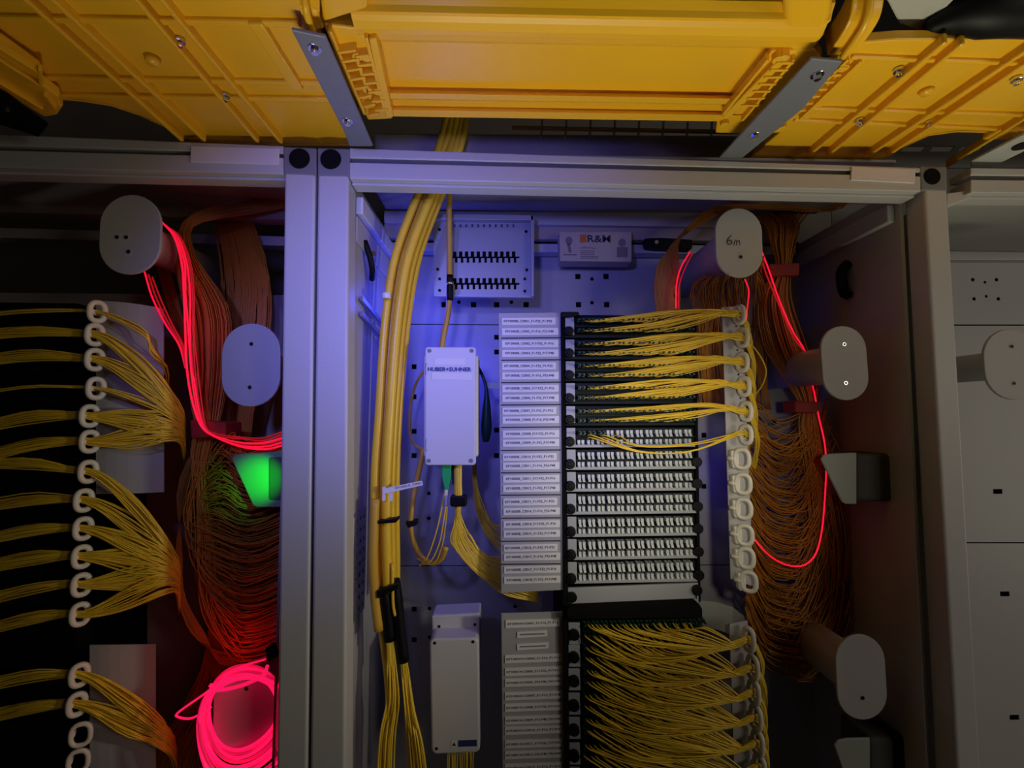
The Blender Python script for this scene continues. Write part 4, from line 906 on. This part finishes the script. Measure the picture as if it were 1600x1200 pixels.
# ------------------------------------------------------------------ glowing red cords
RG = .0013
def red(px, label, r=RG, m=redglow, n=34): return tag(MB().tube(spline(wpts(px), n), r, 8).build('glowing_cable', m, smooth=True), label, 'cable')
red([(1187, 385, .14), (1200, 418, .14), (1218, 470, .145), (1240, 520, .15), (1257, 547, .155), (1264, 580, .20), (1272, 612, .16), (1279, 650, .15), (1288, 690, .145), (1291, 730, .145), (1288, 790, .145), (1284, 830, .145), (1276, 862, .14), (1262, 880, .135), (1244, 885, .13), (1222, 880, .125), (1200, 866, .12), (1178, 842, .115)], 'red glowing cord running down past the right spool and looping back to the rings', .0013, n=60)
red([(1185, 385, .142), (1196, 425, .142), (1222, 488, .147), (1240, 528, .15), (1258, 550, .156)], 'dimmer red glowing cord beside the long one right of the 6m spool', .0014, reddim)
red([(1078, 394, .135), (1064, 418, .135), (1057, 445, .135), (1056, 482, .14)], 'short red glowing cord on the drape left of the 6m spool', .0013)
red([(1082, 396, .136), (1070, 420, .136), (1061, 448, .136), (1060, 482, .14)], 'dimmer short red cord on the drape left of the 6m spool', .0012, reddim)
red([(1164, 436, .10), (1170, 455, .10), (1168, 478, .10), (1166, 500, .09)], 'short red glowing cord hanging below the 6m spool flange', .0011)
names = ['brightest red glowing cord curving down the left cabinet', 'second bright red cord right beside the brightest one in the left cabinet', 'third red cord of the strand in the left cabinet', 'dim red cord right of the bright ones in the left cabinet', 'thin dim red cord second from the right of the strand in the left cabinet', 'rightmost dim red cord of the strand in the left cabinet']
for k, (dx, mm) in enumerate(((0, redglow), (3.5, redglow), (7, reddim), (9, redglow), (12.5, reddim), (16, reddim))):
    e = [J(1.6) for _ in range(12)]
    red([(253 + dx * .3, 347 + dx * .3, .10), (272 + dx * .6, 370, .10), (284 + dx * .8 + e[0], 410, .10), (288 + dx + e[1], 460, .10), (290 + dx * .9 + e[2], 520, .10), (294 + dx + e[3], 580, .10), (302 + dx * .8 + e[4], 630, .10), (316 + dx * .4, 668, .10), (340, 684 - dx * .3 + e[5], .10), (375, 698 - dx * .9 + e[6], .10), (410, 702 - dx * 1.1, .10), (437, 697 - dx * 1.3, .10), (480, 680 - dx, .11)],
        names[k], [.0016, .0014, .0012, .0013, .0011, .0011][k], mm, 50)
for k in range(3):
    red([(226 + 6 * k, 425 + 4 * k, .13), (238 + 6 * k, 465, .12), (258 + 5 * k, 505, .11), (280 + 3 * k, 540, .105), (290, 575, .10)], ['leftmost of the three red cords below the high left spool', 'middle of the three red cords below the high left spool', 'rightmost of the three red cords below the high left spool'][k], .0014, redglow if k == 0 else reddim)
# pink coil around the lowest left spool
for k in range(12):
    q = k / 11; ex = J(3); cx, cy = 383 + 5 * q + J(3), 1108 + 26 * q + J(4); rx_ = 54 + 27 * q + ex; ry_ = 60 + 40 * q + J(6)
    pts = [at(cx + rx_ * math.cos(t), cy + ry_ * math.sin(t) * (1.0 if math.sin(t) > 0 else 1.0 - .20 * q) - 14 * math.cos(t) * max(0, math.sin(t)) * (1 + q), .062 - .022 * q + .004 * math.sin(3 * t + k)) for t in [2 * PI * i / 48 for i in range(48)]]
    o = MB().tube(pts, .0024, 8, closed=True).build('glowing_cable', pinkglow if k % 3 else pinkdim, smooth=True)
    tag(o, 'pink glowing cord loop of the coil around the lowest left spool', 'cable', 'pink coil loops')
red([(415, 1030, .04), (370, 1045, .04), (325, 1080, .04), (280, 1112, .045), (278, 1120, .045), (300, 1122, .045), (330, 1105, .045)], 'pink cord loop sticking out to the left of the coil', .0016, pinkglow)
red([(418, 1040, .038), (410, 1056, .038), (375, 1072, .038), (340, 1078, .038), (328, 1070, .04)], 'pink cord crossing the top of the coil', .0026, pinkglow)
o = MB().quad([(413, 1014), (428, 1010), (432, 1028), (418, 1036)], .03, .05).build('cable_tie', black, bevel=.002); tag(o, 'black tie at the top of the pink glowing coil', 'cable tie')
